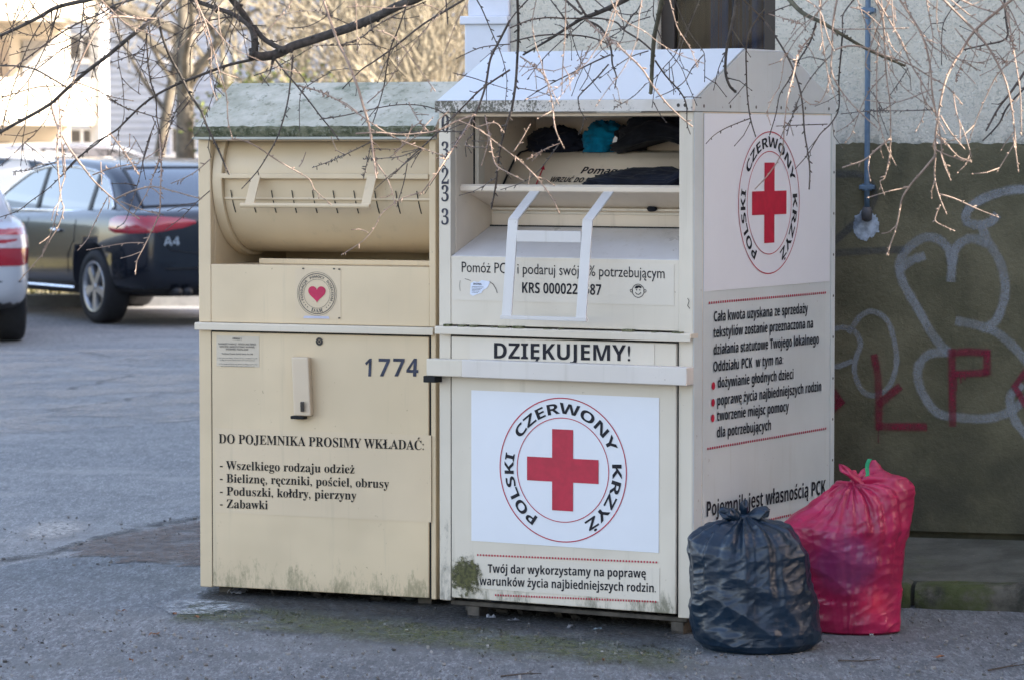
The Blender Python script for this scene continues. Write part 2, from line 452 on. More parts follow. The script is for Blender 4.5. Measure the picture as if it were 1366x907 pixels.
# small smiling face emblem
m = MB(); c = FR(*c3(1075, 249)); f2 = lambda u, v: (u, -.0031, v)
m.ring(c, .0200, .0220, f2, 32); m.ring((c[0]-.024, c[1]), .0035, .0055, f2, 12); m.ring((c[0]+.024, c[1]), .0035, .0055, f2, 12)
m.disc((c[0]-.006, c[1]+.003), .0022, f2, 8); m.disc((c[0]+.006, c[1]+.003), .0022, f2, 8)
for k in range(9):
    a0, a1 = R(200+k*16), R(200+(k+1)*16)
    m.face([f2(c[0]+r*math.cos(a), c[1]-.001+r*math.sin(a)) for r, a in ((.009, a0), (.0115, a0), (.0115, a1), (.009, a1))])
m.face([f2(c[0]+x, c[1]+y) for x, y in ((-.013, .008), (-.004, .007), (.002, .0105), (.010, .008), (.013, .013), (.004, .0175), (-.008, .016))])
m.build('face_emblem', INK, lab)
# torn paper
m = MB()
P = [(118, 268), (122, 205), (140, 196), (165, 200), (185, 188), (232, 196), (222, 222), (210, 236), (192, 245), (182, 262), (160, 268), (135, 278)]
m.face([f2(*FR(*c3(x, y))) for x, y in P]); tp = m.build('torn_paper', simple('torn_white_paper', (.66, .70, .80), .8, var=.06), rc)
m = MB(); fp = lambda u, v: (u, -.0036, v); line_front(m, FR, fp, 'ZBIÓRKA', c3(135, 214), c3(184, 216), .006, 'bold')
for k in range(5):
    a, b = FR(*c3(128, 226+k*8)), FR(*c3(195-k*8, 229+k*8)); m.face([fp(a[0], a[1]), fp(b[0], b[1]), fp(b[0], b[1]+.0012), fp(a[0], a[1]+.0012)])
m.build('lettering', INK, tp)
m = MB()
def stroke2(mb, pts, w, fn):
    for (a, b) in zip(pts, pts[1:]):
        d = Vector((b[0]-a[0], b[1]-a[1])); n = Vector((-d.y, d.x)).normalized()*w/2
        mb.face([fn(a[0]-n.x, a[1]-n.y), fn(b[0]-n.x, b[1]-n.y), fn(b[0]+n.x, b[1]+n.y), fn(a[0]+n.x, a[1]+n.y)])
stroke2(m, [FR(*c3(x, y)) for x, y in ((228, 196), (250, 212), (264, 235), (273, 262))], .0028, f2)
stroke2(m, [FR(*c3(x, y)) for x, y in ((62, 190), (58, 215), (62, 250))], .0014, f2)
stroke2(m, [FR(*c3(x, y)) for x, y in ((88, 180), (110, 186), (122, 192))], .0016, f2)
m.build('glue_trace', simple('glue_residue', (.12, .10, .09), .8), rc)
# flange between upper and lower half
m = MB(); m.box(-.004, RW+.002, -.024, .03, .9455, .9615); m.box(-.004, RW+.002, -.026, -.0205, .936, .958)
m.build('flange', CR, rc, .002)
m = MB()
for k in range(16):
    x = .03+k*.055+random.uniform(-.02, .02)
    if x < .3 or random.random() < .6: m.box(x, x+random.uniform(.006, .035), -.024, -.0003, .9616, .9635+random.random()*.006)
m.build('dirt_crumbs', lipmoss('lichen_crumbs', (.20, .19, .11), (.05, .06, .02)), rc)
# door
m = MB(); m.box(.0505, .8745, -.010, .027, z0+.012, .9290); door = m.build('door', CR_DOOR, rc, .003)
m = MB(); m.box(.0437, .0502, -.0005, .02, z0+.01, .935); m.box(.8748, .8778, -.0005, .02, z0+.01, .935); m.box(.0437, .8778, .0, .02, .9292, .9362); m.build('door_gap', DARK, rc)
fd = lambda u, v, t=0: (u, -.0104-t, v)
m = MB(); a = FR(627, 449, -.01); b = FR(873, 490, -.01); sheet(m, a[0], b[0], b[1]+.004, a[1]-.004, fd); s1 = m.build('sticker', CLEAR_R, door)
m = MB(); line_front(m, FR, lambda u, v: fd(u, v, .0024), 'DZIĘKUJEMY!', (657, 477.8), (843.5, 481.5), .0505, 'bold', e=-.01); m.build('lettering', INK, s1)
m = MB(); a = FR(629, 520, -.01); b = FR(879, 737, -.01); sheet(m, a[0], b[0], b[1], a[1], fd); pn = m.build('emblem_panel', WHITE_FILM, door)
cross_emblem(pn, FR(751, 626.5, -.01), .2335, lambda u, v, t: fd(u, v, t))
m = MB(); a = FR(633, 738, -.01); b = FR(880, 806, -.01); sheet(m, a[0]+.003, b[0], b[1]+.01, a[1]-.006, fd); s2 = m.build('sticker', CLEAR_R, door)
m = MB(); line_front(m, FR, lambda u, v: fd(u, v, .0024), 'Twój dar wykorzystamy na poprawę', (651, 763), (862.5, 770), .0275, 'bold', e=-.01); m.build('lettering', INK, s2); m = MB()
line_front(m, FR, lambda u, v: fd(u, v, .0024), 'warunków życia najbiedniejszych rodzin.', (640, 779.5), (876, 789.5), .0275, 'bold', e=-.01); m.build('lettering', INK, s2)
m = MB()
for (p, q) in (((636, 739.5), (878, 749.5)), ((660, 793), (877, 802))):
    m = MB(); a, b = FR(*p, -.01), FR(*q, -.01); dotted(m, a[0], b[0], a[1], b[1], lambda u, v: fd(u, v, .0024), 62, .5, .006)
    m.build('dotted_line', REDINK, s2)
# moss blot on the door's lower left
def blotmat(cx, cz, rx, rz):
    t = NT('soft_green_moss_smear', .95, (.07, .08, .02)); mp = t.map((1/rx, 0, 1/rz), None, (-cx/rx, 0, -cz/rz)); v = t.n.new('ShaderNodeVectorMath'); v.operation = 'LENGTH'; t.l.new(mp, v.inputs[0])
    d = t.math('ADD', v.outputs['Value'], t.math('MULTIPLY', t.math('SUBTRACT', t.noise(28, 9, .8), .5), 3.6)); t.set('Alpha', t.ramp(d, .95, .55, 0, .88)); t.bump(t.noise(90, 5), .5, .003)
    return t.done(t.mix(t.ramp(t.noise(70, 5), .35, .65), (.045, .045, .02), (.13, .125, .045)))
m = MB(); m.face([fd(u, v, .0032) for u, v in ((.052, .074), (.26, .074), (.26, .26), (.052, .26))]); m.build('moss_smear', blotmat(.105, .145, .075, .07), door)
# locking bar
m = MB(); a = FR(568.5, 491, -.05); b = FR(918, 523, -.05); m.box(a[0]+.004, .118, -.056, -.0115, .8015+.0, .857+.0); m.build('lock_bar_hinge', CR_FLAKE, rc, .003)
m = MB(); m.box(.1195, b[0], -.062, -.0115, .8015, .8585); lb = m.build('lock_bar', paint('cream_enamel_bar', (.64, .59, .54), warp=.06, speck=.8), rc, .003)
m = MB(); m.box(-.032, .012, -.052, -.004, .779, .8005); m.build('lock_bar_bracket', DARK, rc, .002)
# stencilled number down the left post
m = MB()
for k, (ch, y) in enumerate((('0', 177), ('3', 211), ('2', 246), ('3', 269), ('3', 300))):
    a = FR(588.5, y); text_to(m, 'serif', ch, (a[0]+.001, a[1]), a[0]+.033, .05 if k else .055, lambda u, v: (u, -.0033, v))
m.build('stencilled_number', simple('faded_black_spray', (.045, .045, .06), .8, var=.5, scale=40), rc)
# roof
g = [onplane(RB, 0, RW, px, py) for px, py in ((992, 66.5), (1051, 66.5))]
ry0, ry1, rzt = g[0].y, g[1].y, (g[0].z+g[1].z)/2
ry1 = max(ry1, ry0+.2)
ZL = 1.697
m = MB(); m.prism([(-.010, ZL), (ry0, rzt), (ry0+.004, rzt), (.0, ZL-.002)], lambda u, v, t: (t, u, v), -.003, RW+.001)
m.prism([(ry0+.005, rzt-.001), (ry1, rzt-.001), (ry1, rzt-.006), (ry0+.005, rzt-.006)], lambda u, v, t: (t, u, v), -.003, RW+.001)
m.prism([(ry1+.001, rzt-.001), (RD+.006, ZL), (RD, ZL-.003), (ry1, rzt-.006)], lambda u, v, t: (t, u, v), -.003, RW+.001)
rf = m.build('roof', ROOF_W, rc, .001)
m = MB(); P = [(.0, ZE+.001), (RD+.004, ZE+.001), (RD+.004, ZL-.001), (ry1, rzt-.007), (ry0, rzt-.007), (.0, ZL-.005)]
m.prism(P, lambda u, v, t: (RW-.02+t, u, v), 0, .0235); m.prism(P, lambda u, v, t: (t, u, v), 0, .01); m.build('gable', GABLE, rf, .001)
m = MB(); m.box(-.006, RW+.004, -.020, -.001, 1.6585, ZL-.001); m.build('roof_lip', LIPW, rf, .002)
m = MB()
for k in range(6): m.disc((.06+k*.19, ZE+.018), .006, lambda u, v: (RW+.0046, u, v), 8)
for k in range(2): m.disc((RW-.045+k*.024, 1.677), .006, lambda u, v: (u, -.0215, v), 8)
m.build('rivets', STEEL, rf)
# side stickers
fq = lambda u, v, t=0: (RW+.0028+t, u, v)
m = MB(); a = FS(937, 150); b = FS(1105.5, 383); sheet(m, .0645, b[0]-.002, 1.0905, 1.651, fq); pn = m.build('emblem_panel', WHITE_FILM, rc)
cross_emblem(pn, FS(1024.5, 271), .2335, lambda u, v, t: fq(u, v, t))
m = MB()
def cs(x, y): return 900 + x/2.749, 370 + y/2.749
SL = [('Cała kwota uzyskana ze sprzedaży', (138, 163), (484, 133)), ('tekstyliów zostanie przeznaczona na', (137, 221), (504, 188)),
      ('działania statutowe Twojego lokalnego', (137, 283), (525, 246)), ('Oddziału PCK  w tym na:', (136, 345), (394, 319)),
      ('dożywianie głodnych dzieci', (152, 404), (432, 374)), ('poprawę życia najbiedniejszych rodzin', (150, 469), (534, 416)),
      ('tworzenie miejsc pomocy', (150, 525), (414, 492)), ('dla potrzebujących', (149, 586), (350, 560))]
for txt, p, q in SL:
    m = MB(); a, b = FS(*cs(*p)), FS(*cs(*q)); sl = (b[1]-a[1])/(b[0]-a[0])*.6
    text_to(m, 'bold', txt, (a[0], a[1]), b[0], .0325, lambda u, v, a=a, sl=sl: fq(u, v+sl*(u-a[0]), .0022))
    m.build('lettering', INK, rc)
m = MB(); a, b = FS(*cs(110, 876)), FS(*cs(549, 798)); text_to(m, 'bold', 'Pojemnik jest własnością PCK', a, b[0], .048, lambda u, v: fq(u, v+(b[1]-a[1])*(u-a[0])/(b[0]-a[0])*.5, .0022))
m.build('lettering', INK, rc)
m = MB()
for (p, q) in (((943, 404), (1100.5, 391)), ((941, 597), (1101, 572)), ((1000, 696), (1101, 678))):
    m = MB(); a, b = FS(*p), FS(*q); dotted(m, a[0], b[0], (a[1]+b[1])/2, (a[1]+b[1])/2, lambda u, v: fq(u, v, .0022), int((b[0]-a[0])*62), .5, .0075)
    m.build('dotted_line', REDINK, rc)
for (x, y) in ((137, 397), (136, 458), (135, 515)):
    m = MB(); m.disc(FS(*cs(x, y)), .0125, lambda u, v: fq(u, v, .0022), 16); m.build('bullet_point', REDINK, rc)
m = MB(); stroke2(m, [FR(*p) for p in ((918, 398), (920, 402), (918, 408), (921, 412))], .0025, lambda u, v: (u, -.004, v)); m.build('paint_chip', STEEL, rc)
# feet and underframe
m = MB(); m.box(.03, .90, .02, .05, z0-.016, z0-.001); m.box(.03, .90, RD-.08, RD-.02, z0-.025, z0-.001); m.build('underframe', STEEL, rc, .003)
for (x, y) in ((.09, .04), (.84, .04), (.09, RD-.1), (.84, RD-.1)):
    m = MB(); m.box(x, x+.045, y-.015, y+.05, -.004, z0-.017); m.build('foot', STEEL, rc, .003)

# ---- left container
lc = empty('clothes_container', (LB[0], LB[1], 0), LB[2])
tag(lc, 'yellowish beige clothes container with drum hatch, red heart sticker and mossy roof', 'clothes container')
y0 = .035; ZE2 = 1.572
m = MB()
m.box(0, .012, .004, LD, y0, ZE2); m.box(LW-.012, LW, .004, LD, y0, ZE2); m.box(.012, LW-.012, LD-.012, LD, y0, ZE2)
m.box(.012, LW-.012, .05, LD-.012, y0+.02, y0+.03); m.box(.012, LW-.012, .6, .61, .95, ZE2)
m.build('shell', CL, lc, .0015)
m = MB(); m.box(0, .047, -.002, .03, .947, ZE2); m.box(.866, LW, -.002, .03, .947, ZE2); m.box(.047, .866, 0, .03, 1.566, ZE2)
m.box(0, .047, -.002, .03, y0, .930); m.box(.872, LW, -.002, .03, y0, .930); m.build('front_frame', CL, lc, .003)
m = MB(); m.box(.034, .0475, .031, .59, 1.12, ZE2-.003); m.box(.8655, .878, .031, .59, 1.12, ZE2-.003); m.box(.0476, .8654, .578, .59, 1.147, ZE2-.003); m.build('recess_lining', CL, lc, .001)
m = MB(); m.box(.0472, .8657, -.0003, .026, .9475, 1.146); m.box(.0477, .8653, .0265, .577, 1.134, 1.1445); lbrd = m.build('upper_board', CL, lc, .002)
m = MB(); m.box(.165, .8652, .13, .15, 1.1450, 1.163); m.build('drum_stop', CL, lc, .002)
CY, CZ, CRr = .268, 1.432, .262
def arcprof(r, a0, a1, n=40): return [(CY - r*math.cos(R(a0+(a1-a0)*i/n)), CZ + r*math.sin(R(a0+(a1-a0)*i/n))) for i in range(n+1)]
ax = lambda u, v, t: (t, u, v)
m = MB(); m.prism(arcprof(CRr, 32, -150, 56), ax, .0485, .0860); m.build('drum_rim', CL_IN, lc, .003)
drum_prof = arcprof(CRr-.017, 40, -14, 12)[:-1] + arcprof(CRr-.013, -14, -150, 44)
m = MB(); m.prism(drum_prof, ax, .0865, .8645); dr = m.build('drum', CL_IN, lc, .002)
for p in dr.data.polygons: p.use_smooth = len(p.vertices) == 4
m = MB(); m.box(.0870, .864, -.004, .0205, 1.4385, 1.4560); m.build('drum_rail', CL, dr, .003)
m = MB()
for X in (.205, .640): m.bar((X+.017, .0, 1.452), (X+.017, -.052, 1.352), .034, .005, (0, 1, 0))
m.tube([(.188, -.052, 1.349), (.672, -.052, 1.349)], .0085, 8); m.build('drum_handle', CL, dr, .001)
m = MB(); rs = CRr-.0115
for k in range(10):
    X = .112+k*.0775; A = []
    for a in (-7.5, -14, -20, -26):
        A.append((CY - rs*math.cos(R(a)), CZ + rs*math.sin(R(a))))
    for i in range(3):
        dx0, dx1 = .0022*i, .0022*(i+1)
        m.face([(X+dx0, *A[i]), (X+dx0+.0040, *A[i]), (X+dx1+.0040, *A[i+1]), (X+dx1, *A[i+1])])
m.build('drum_slots', DARK, dr)
m = MB(); m.prism([(CY - rr*math.cos(R(a)), CZ+rr*math.sin(R(a))) for rr, a in ((CRr-.013, -13), (CRr-.009, -14.5), (CRr-.013, -16))], ax, .0868, .8643); m.build('drum_fold', CL_IN, dr)
# heart sticker
fl = lambda u, v, t=0: (u, -.0006-t, v)
m = MB(); a, b = FL(394, 358), FL(455, 426); sheet(m, a[0], b[0], b[1], a[1], fl, .0008); hs = m.build('heart_sticker', CLEAR_L, lbrd)
c = FL(423.2, 392.2); r = .0695; f3 = lambda u, v: fl(u, v, .0022)
m = MB(); m.ring(c, r*.955, r*.99, f3, 64); m.ring(c, r*1.05, r*1.065, f3, 64); m.ring(c, r*.70, r*.715, f3, 64)
arc_text(m, 'bold', 'FUNDACJA', c, r*.775, 205, 130, r*.12, f3); arc_text(m, 'bold', 'POMOCY', c, r*.775, 118, 62, r*.12, f3); arc_text(m, 'bold', 'DZIECIOM', c, r*.775, 50, -25, r*.12, f3)
arc_text(m, 'serif', 'DAR', c, r*.745, 248, 292, r*.17, f3, inward=True)
for aa in (212, 222, 232, 308, 318, 328): m.disc((c[0]+r*.83*math.cos(R(aa)), c[1]+r*.83*math.sin(R(aa))), r*.03, f3, 6)
m.build('lettering', simple('grey_black_print', (.07, .07, .07), .6), hs)
m = MB(); P = []
for k in range(48):
    t = 2*math.pi*k/48; P.append((16*math.sin(t)**3, 13*math.cos(t)-5*math.cos(2*t)-2*math.cos(3*t)-math.cos(4*t)))
m.face([f3(c[0]+x*.00205, c[1]+.002+y*.00195) for x, y in reversed(P)]); m.build('red_heart', simple('crimson_print', (.50, .006, .07), .5), hs)
m = MB(); a, b = FL(405, 421.5), FL(440, 425.5); m.face([f3(a[0], b[1]), f3(b[0], b[1]), f3(b[0]-.004, a[1]), f3(a[0]+.004, a[1])]); m.build('pale_scrape', simple('pale_scrape', (.50, .50, .60), .7), lbrd)
m = MB()
for (x, y) in ((405, 358.5), (446, 359), (453, 359.5), (453, 424.5)):
    u, v = FL(x, y); m.face([f3(u+.005*math.cos(i*1.05), v+.0028*math.sin(i*1.05)) for i in range(6)])
m.build('glue_trace', STEEL, lbrd)
# flange
m = MB(); m.box(-.006, LW-.001, -.022, .03, .9305, .9462); m.box(-.006, LW-.001, -.024, -.0195, .921, .943); m.build('flange', paint('beige_enamel_flange', (.66, .58, .46), warp=.06, speck=.8), lc, .002)
# door
m = MB(); m.box(.0515, .8655, -.006, .026, y0+.004, .9145); d2 = m.build('door', CL_DOOR, lc, .003)
m = MB(); m.box(.0472, .0513, -.0003, .02, y0+.004, .92); m.box(.8658, .8718, -.0003, .02, y0+.004, .92); m.box(.0472, .8718, 0, .02, .9148, .9218); m.build('door_gap', DARK, lc)
fe = lambda u, v, t=0: (u, -.0064-t, v)
m = MB(); m.box(.366, .430, -.042, -.0065, .640, .838)
m.v = [(x + (.838-z)*.045 + (.006 if y < -.03 else 0), y, z) for x, y, z in m.v]; lk = m.build('lock_cover', paint('beige_enamel_lock', (.62, .50, .36), warp=.05, speck=.9), d2, .005)
m = MB(); m.box(.366, .415, -.038, -.0068, .628, .6385); m.build('lock_slot', DARK, lk, .002)
m = MB(); a = FL(411.5, 540); m.bar((a[0], -.047, a[1]-.018), (a[0]+.002, -.0525, a[1]+.014), .012, .012); m.build('lock_shackle', STEEL, lk, .001)
m = MB(); c = FL(426.3, 455.5, -.006); m.ring(c, .006, .0135, lambda u, v: fe(u, v, .002), 20); m.disc(c, .0045, lambda u, v: fe(u, v, .002), 12); m.build('keyhole', STEEL, d2)
m = MB(); A = FL(485.5, 502, -.006); B = FL(557, 504.0, -.006); xs = [485, 505, 524, 543]
for ch, px, w in (('1', 485, 14), ('7', 503.5, 17), ('7', 523, 17), ('4', 541.5, 17)):
    a = FL(px, 501.5, -.006); b = FL(px+w, 502, -.006); text_to(m, 'bold', ch, (a[0], a[1]), b[0], .060, lambda u, v: fe(u, v, .0012), slant=.05)
m.build('stencilled_number', simple('black_blue_spray', (.04, .045, .07), .8, var=.4, scale=50), d2)
def cl(x, y): return 250 + x/2.268, 430 + y/2.268
m = MB(); a, b = FL(*cl(83, 318), -.006), FL(*cl(738, 604), -.006); sheet(m, a[0], b[0], b[1], a[1], fe, .0007); s3 = m.build('sticker', CLEAR_L, d2)
m = MB(); ft = lambda u, v: fe(u, v, .0022)
SERI = simple('dark_serif_print', (.018, .017, .016), .7, spec=.2)
line_front(m, FL, ft, 'DO POJEMNIKA PROSIMY WKŁADAĆ:', cl(95, 364), cl(718, 385), .0315, 'serif', e=-.006); m.build('lettering', SERI, s3)
for txt, p, q in (('- Wszelkiego rodzaju odzież', (98, 443), (507, 456)), ('- Bieliznę, ręczniki, pościel, obrusy', (98, 482), (611, 500)),
                  ('- Poduszki, kołdry, pierzyny', (98, 521), (512, 535)), ('- Zabawki', (98, 559), (245, 564))):
    m = MB(); line_front(m, FL, ft, txt, cl(*p), cl(*q), .0295, 'serif', e=-.006); m.build('lettering', SERI, s3)
m = MB(); a, b = FL(289, 447.5, -.006), FL(346, 489.5, -.006); sheet(m, a[0], b[0], b[1], a[1], fe, .0007); s4 = m.build('notice_sticker', simple('greyish_label_film', (.56, .48, .37), .5, var=.04), d2)
def ci(x, y): return 280 + x/15.11, 440 + y/15.11
m = MB()
for txt, x0_, x1_, y, cap, st in (('UWAGA !!!', 460, 650, 193, .0075, 'bold'), ('WŁASNOŚĆ FUNDACJI - WYRZUCANIE ŚMIECI,', 175, 942, 296, .0058, 'bold'),
      ('NISZCZENIE, ZANIECZYSZCZANIE, WŁAMANIE,', 200, 910, 350, .0058, 'bold'), ('GRZEBANIE, PODPALANIE', 325, 780, 402, .0058, 'bold'),
      ('Podstawa Prawna Kodeks karny, Art. 288', 245, 875, 490, .0052, 'bold'), ('1. Kto cudzą rzecz niszczy, uszkadza lub czyni niezdatną do użytku', 155, 965, 572, .0042, 'sans'),
      ('podlega karze pozbawienia wolności od 3 miesięcy do lat 5', 210, 915, 612, .0042, 'sans'), ('2. W wypadku mniejszej wagi sprawca podlega grzywnie oraz', 185, 960, 692, .0042, 'sans'),
      ('karze ograniczenia wolności albo pozbawienia wolności do roku', 225, 910, 736, .0042, 'sans')):
    line_front(m, FL, ft, txt, ci(x0_, y), ci(x1_, y+10), cap, st, e=-.006)
m.build('lettering', simple('faint_print', (.12, .11, .10), .6), s4)
# roof
g = onplane(LB, 0, .02, 318, 111.5); lyr, lzr = g.y, g.z; ZL2 = ZE2+.040
m = MB(); m.prism([(-.022, ZL2), (lyr, lzr), (LD+.02, ZL2), (LD+.015, ZL2-.006), (lyr, lzr-.008), (-.012, ZL2-.006)], ax, -.003, LW+.004); rf2 = m.build('roof', ROOF_M, lc, .001)
m = MB(); P = [(0, ZE2+.001), (LD, ZE2+.001), (LD+.004, ZL2-.008), (lyr, lzr-.010), (-.004, ZL2-.008)]; m.prism(P, ax, 0, .01); m.prism(P, ax, LW-.011, LW-.001); m.build('gable', CL, rf2, .001)
def lipf(i, j): 
    x = -.004 + (LW+.010)*i; n_ = noise.noise(Vector((x*30, j*3, 1)))*.004
    return (x, -.024 - .004*math.sin(j*3.1) - n_, ZL2 + .004 - .034*j + n_)
m = MB(); m.grid(lipf, 120, 4); m.box(-.0035, LW+.005, -.0225, -.001, ZL2-.031, ZL2-.001); m.build('moss_edge', LIPM, rf2)
m = MB(); m.box(-.006, LW+.006, -.034, -.001, ZE2-.001, ZE2+.008); m.build('roof_lip', paint('grey_lip_enamel', (.42, .42, .36), warp=.1, speck=1), rf2, .002)
for (x, y) in ((.045, .05), (.80, .05), (.045, LD-.1), (.80, LD-.1)):
    m = MB(); m.box(x, x+.05, y, y+.05, -.004, y0-.001); m.box(x-.02, x+.07, y-.01, y+.06, -.003, .006); m.build('foot', STEEL, lc, .002)

# ------------------------------------------------------------------ clothes heaped in the right container
def rc_world(p):
    c, s = math.cos(RB[2]), math.sin(RB[2]); return Vector((RB[0]+p[0]*c-p[1]*s, RB[1]+p[0]*s+p[1]*c, p[2]))
def fold_noise(p, s=1.0):
    v = 0
    for k, (f, a) in enumerate(((1, .55), (2.1, .3), (4.3, .08))):
        v += a*(1-2*abs(noise.noise(Vector(p)*f*s + Vector((k*7, 3, 1)))))
    return v
def cloth(name, label, cat, c, size, seed, mat, amp=.45, sag=None, cuts=(56, 40)):
    m = MB(); off = Vector((seed*3.1, seed*1.7, seed))
    def fn(i, j):
        th, ph = 2*math.pi*j, math.pi*i
        d = Vector((math.sin(ph)*math.cos(th), math.sin(ph)*math.sin(th), math.cos(ph)))
        k = 1 + amp*(fold_noise(d*1.3+off, 1.6)-.25)
        p = Vector((d.x*size[0]*k, d.y*size[1]*k, max(d.z*k, -.55)*size[2]))
        if sag: p.z += sag(p.x, p.y)
        p.x = max(.052-c[0], min(.872-c[0], p.x)); p.y = min(.56-c[1], p.y)
        return p
    m.grid(fn, cuts[0], cuts[1], wrap=True)
    o = m.build(name, mat, None, smooth=True); o.location = rc_world(c); o.rotation_euler = (0, 0, RB[2])
    return tag(o, label, cat, 'clothes heaped on the container chute')
def fabric(name, col, sc=300):
    t = NT(name, .95, col, spec=.2)
    t.bump(t.noise(sc, 3), .5, .001); t.set('Sheen Weight', .05)
    return t.done(t.mix(t.ramp(t.noise(14, 4), .35, .7), col, tuple(x*1.8 for x in col)))
NAVY = fabric('navy_knit', (.008, .010, .018)); TEAL = fabric('teal_fleece', (.0, .12, .22)); BLK = fabric('black_fabric', (.007, .008, .012))
cloth('sweater', 'dark navy garment lying at the left end of the container chute', 'clothes', (.16, .505, 1.556), (.092, .055, .052), 3, NAVY)
cloth('fleece', 'bright teal garment lying between the dark clothes on the chute', 'clothes', (.345, .50, 1.562), (.064, .06, .062), 5, TEAL)
cloth('scarf', 'small black garment tucked between the teal one and the black jacket', 'clothes', (.435, .505, 1.56), (.05, .055, .05), 9, BLK)
def drape(x, y): return -.9*max(0, -(y))*1.0
cloth('jacket', 'large black jacket slumping down the right side of the chute', 'clothes', (.605, .455, 1.580), (.160, .085, .068), 14, BLK, .55, lambda x, y: .05*math.cos(x*14)*.5)
cloth('trousers', 'black trousers caught behind the open chute flap', 'clothes', (.66, .25, 1.424), (.21, .055, .030), 21, NAVY, .5, lambda x, y: .55*max(0, x-.08) + .05*max(0, y/.08))
o = MB().grid(lambda i, j: (.655+.020*math.cos(6.283*j)*math.sin(3.1416*i)*(1+.3*math.sin(9*j)), .24+.008*math.sin(6.283*j)*math.sin(3.1416*i), 1.346-.010*math.cos(3.1416*i)), 12, 12, wrap=True).build('sleeve_end', BLK, None, smooth=True)
o.location = (RB[0], RB[1], 0); o.rotation_euler = (0, 0, RB[2]); tag(o, 'black cuff poking out under the chute flap', 'clothes', 'clothes heaped on the container chute')
m = MB(); m.face([(0, 0, 0), (.016, 0, .003), (.019, .0, .016), (.010, 0, .022), (.004, 0, .014)]); o = m.build('care_label', simple('white_label_cloth', (.7, .7, .7), .8), bpy.data.objects['jacket'])
o.location = (-.145, -.115, -.02)

# ------------------------------------------------------------------ rubbish bags
def bagmat(name, col, patches=(), rough=.28, bump=.5, sc=26, warp=(1, 1, 1)):
    t = NT(name, rough, col, spec=.55)
    c = t.mix(t.ramp(t.noise(7, 4), .35, .7), tuple(x*.75 for x in col), tuple(x*1.15 for x in col))
    for (ctr, rad, pc, st) in patches:
        v = t.n.new('ShaderNodeVectorMath'); v.operation = 'DISTANCE'; t.l.new(t.coord(), v.inputs[0]); v.inputs[1].default_value = ctr
        d = t.math('ADD', v.outputs['Value'], t.math('MULTIPLY', t.noise(13, 3), .08))
        c = t.mix(t.ramp(d, rad+.07, rad, 0, st), c, pc)
    mp = t.map(warp)
    a = t.noise(sc, 5, .55, mp, 1.2); b = t.vor(sc*.8, 'DISTANCE_TO_EDGE', mp)
    h = t.math('ADD', t.math('MULTIPLY', a, .8), t.math('MULTIPLY', t.ramp(t.vor(sc*3.2, 'F1', mp), 0, .9), .28)); t.bump(h, bump, .012)
    t.set('Roughness', t.ramp(t.noise(20, 4), .3, .7, rough-.06, rough+.14))
    return t.done(c)
def interp(tab, z):
    for a, b in zip(tab, tab[1:]):
        if a[0] <= z <= b[0]:
            f = (z-a[0])/(b[0]-a[0]); f = f*f*(3-2*f)*.5+f*.5
            return tuple(a[i]*(1-f)+b[i]*f for i in range(1, len(a)))
    return tab[-1][1:] if z > tab[-1][0] else tab[0][1:]
def bag(name, label, loc, tab, knot, mat, seed, folds=15, amp=.012, deep=.85, rot=0, crease=.010):
    m = MB(); zmax = tab[-1][0]; NU, NV = 240, 300; off = Vector((seed, seed*2, 0))
    def fn(i, j):
        z = zmax*i; xl, xr = interp(tab, z); cx, hw = (xl+xr)/2, (xr-xl)/2
        th = 2*math.pi*j
        sx, sy = math.cos(th), math.sin(th)
        px, py = cx + hw*sx, -hw*deep*sy
        kx, ky, kz = knot; v = Vector((px-kx, py-ky, z-kz)); dist = v.length
        ang = math.atan2(v.x, -v.z+.0001) if True else 0
        az = math.atan2(py-ky, px-kx)
        fold = 1-2*abs(noise.noise(Vector((math.cos(az)*folds*.30, math.sin(az)*folds*.30, dist*1.8))+off))
        fold2 = math.sin(az*folds + 2.5*noise.noise(Vector((az, dist*5, seed))))
        dec = math.exp(-dist/.17)
        d = amp*(fold*.9+fold2*.7)*dec*min(1, hw/.08)
        q = Vector((px*4.0, py*4.0, z*9.0+px*3))+off
        d += crease*(1-2.6*abs(noise.noise(q)))*min(1, hw/.1)*.8
        q = Vector((px*15, py*15, z*30-px*16))+off*2
        d += crease*.22*(1-2.6*abs(noise.noise(q)))*min(1, hw/.1)
        vd_ = noise.voronoi(Vector((px*7, py*7, z*9+px*3))+off*1.7)[0]; d += crease*1.5*(vd_[0]-.35)*min(1, hw/.1)*(1-.6*dec)
        vd_ = noise.voronoi(Vector((px*17, py*17, z*30-px*9))+off*.7)[0]; d += crease*.55*(vd_[0]-.35)*min(1, hw/.1)*(1-.4*dec)
        d += .030*noise.noise(Vector((px*4, py*4, z*4))+off*3)*min(1, hw/.1)
        r = 1 + d/max(hw, .02)
        if z < .03: r *= 1
        return (cx + hw*sx*r, -hw*deep*sy*r, z + (d*.5 if z > .05 else 0))
    m.grid(fn, NU, NV, wrap=True)
    xl, xr = interp(tab, 0); cx, hw = (xl+xr)/2, (xr-xl)/2
    o = m.build(name, mat, None, smooth=True); o.location = loc; o.rotation_euler = (0, 0, rot)
    return tag(o, label, 'rubbish bag')
NB = bagmat('dark_blue_black_polythene', (.003, .016, .036), rough=.36, bump=.32, sc=9, warp=(1, 1, 2.0))
PB = bagmat('crimson_polythene', (.38, .012, .07), [((-.06, -.12, .24), .10, (.20, .035, .12), .75), ((.04, -.12, .10), .045, (.62, .02, .06), .7), ((.02, -.1, .31), .03, (.65, .02, .07), .5)], rough=.33, bump=.28, sc=9, warp=(1, 1, 1.6))
s = .000842
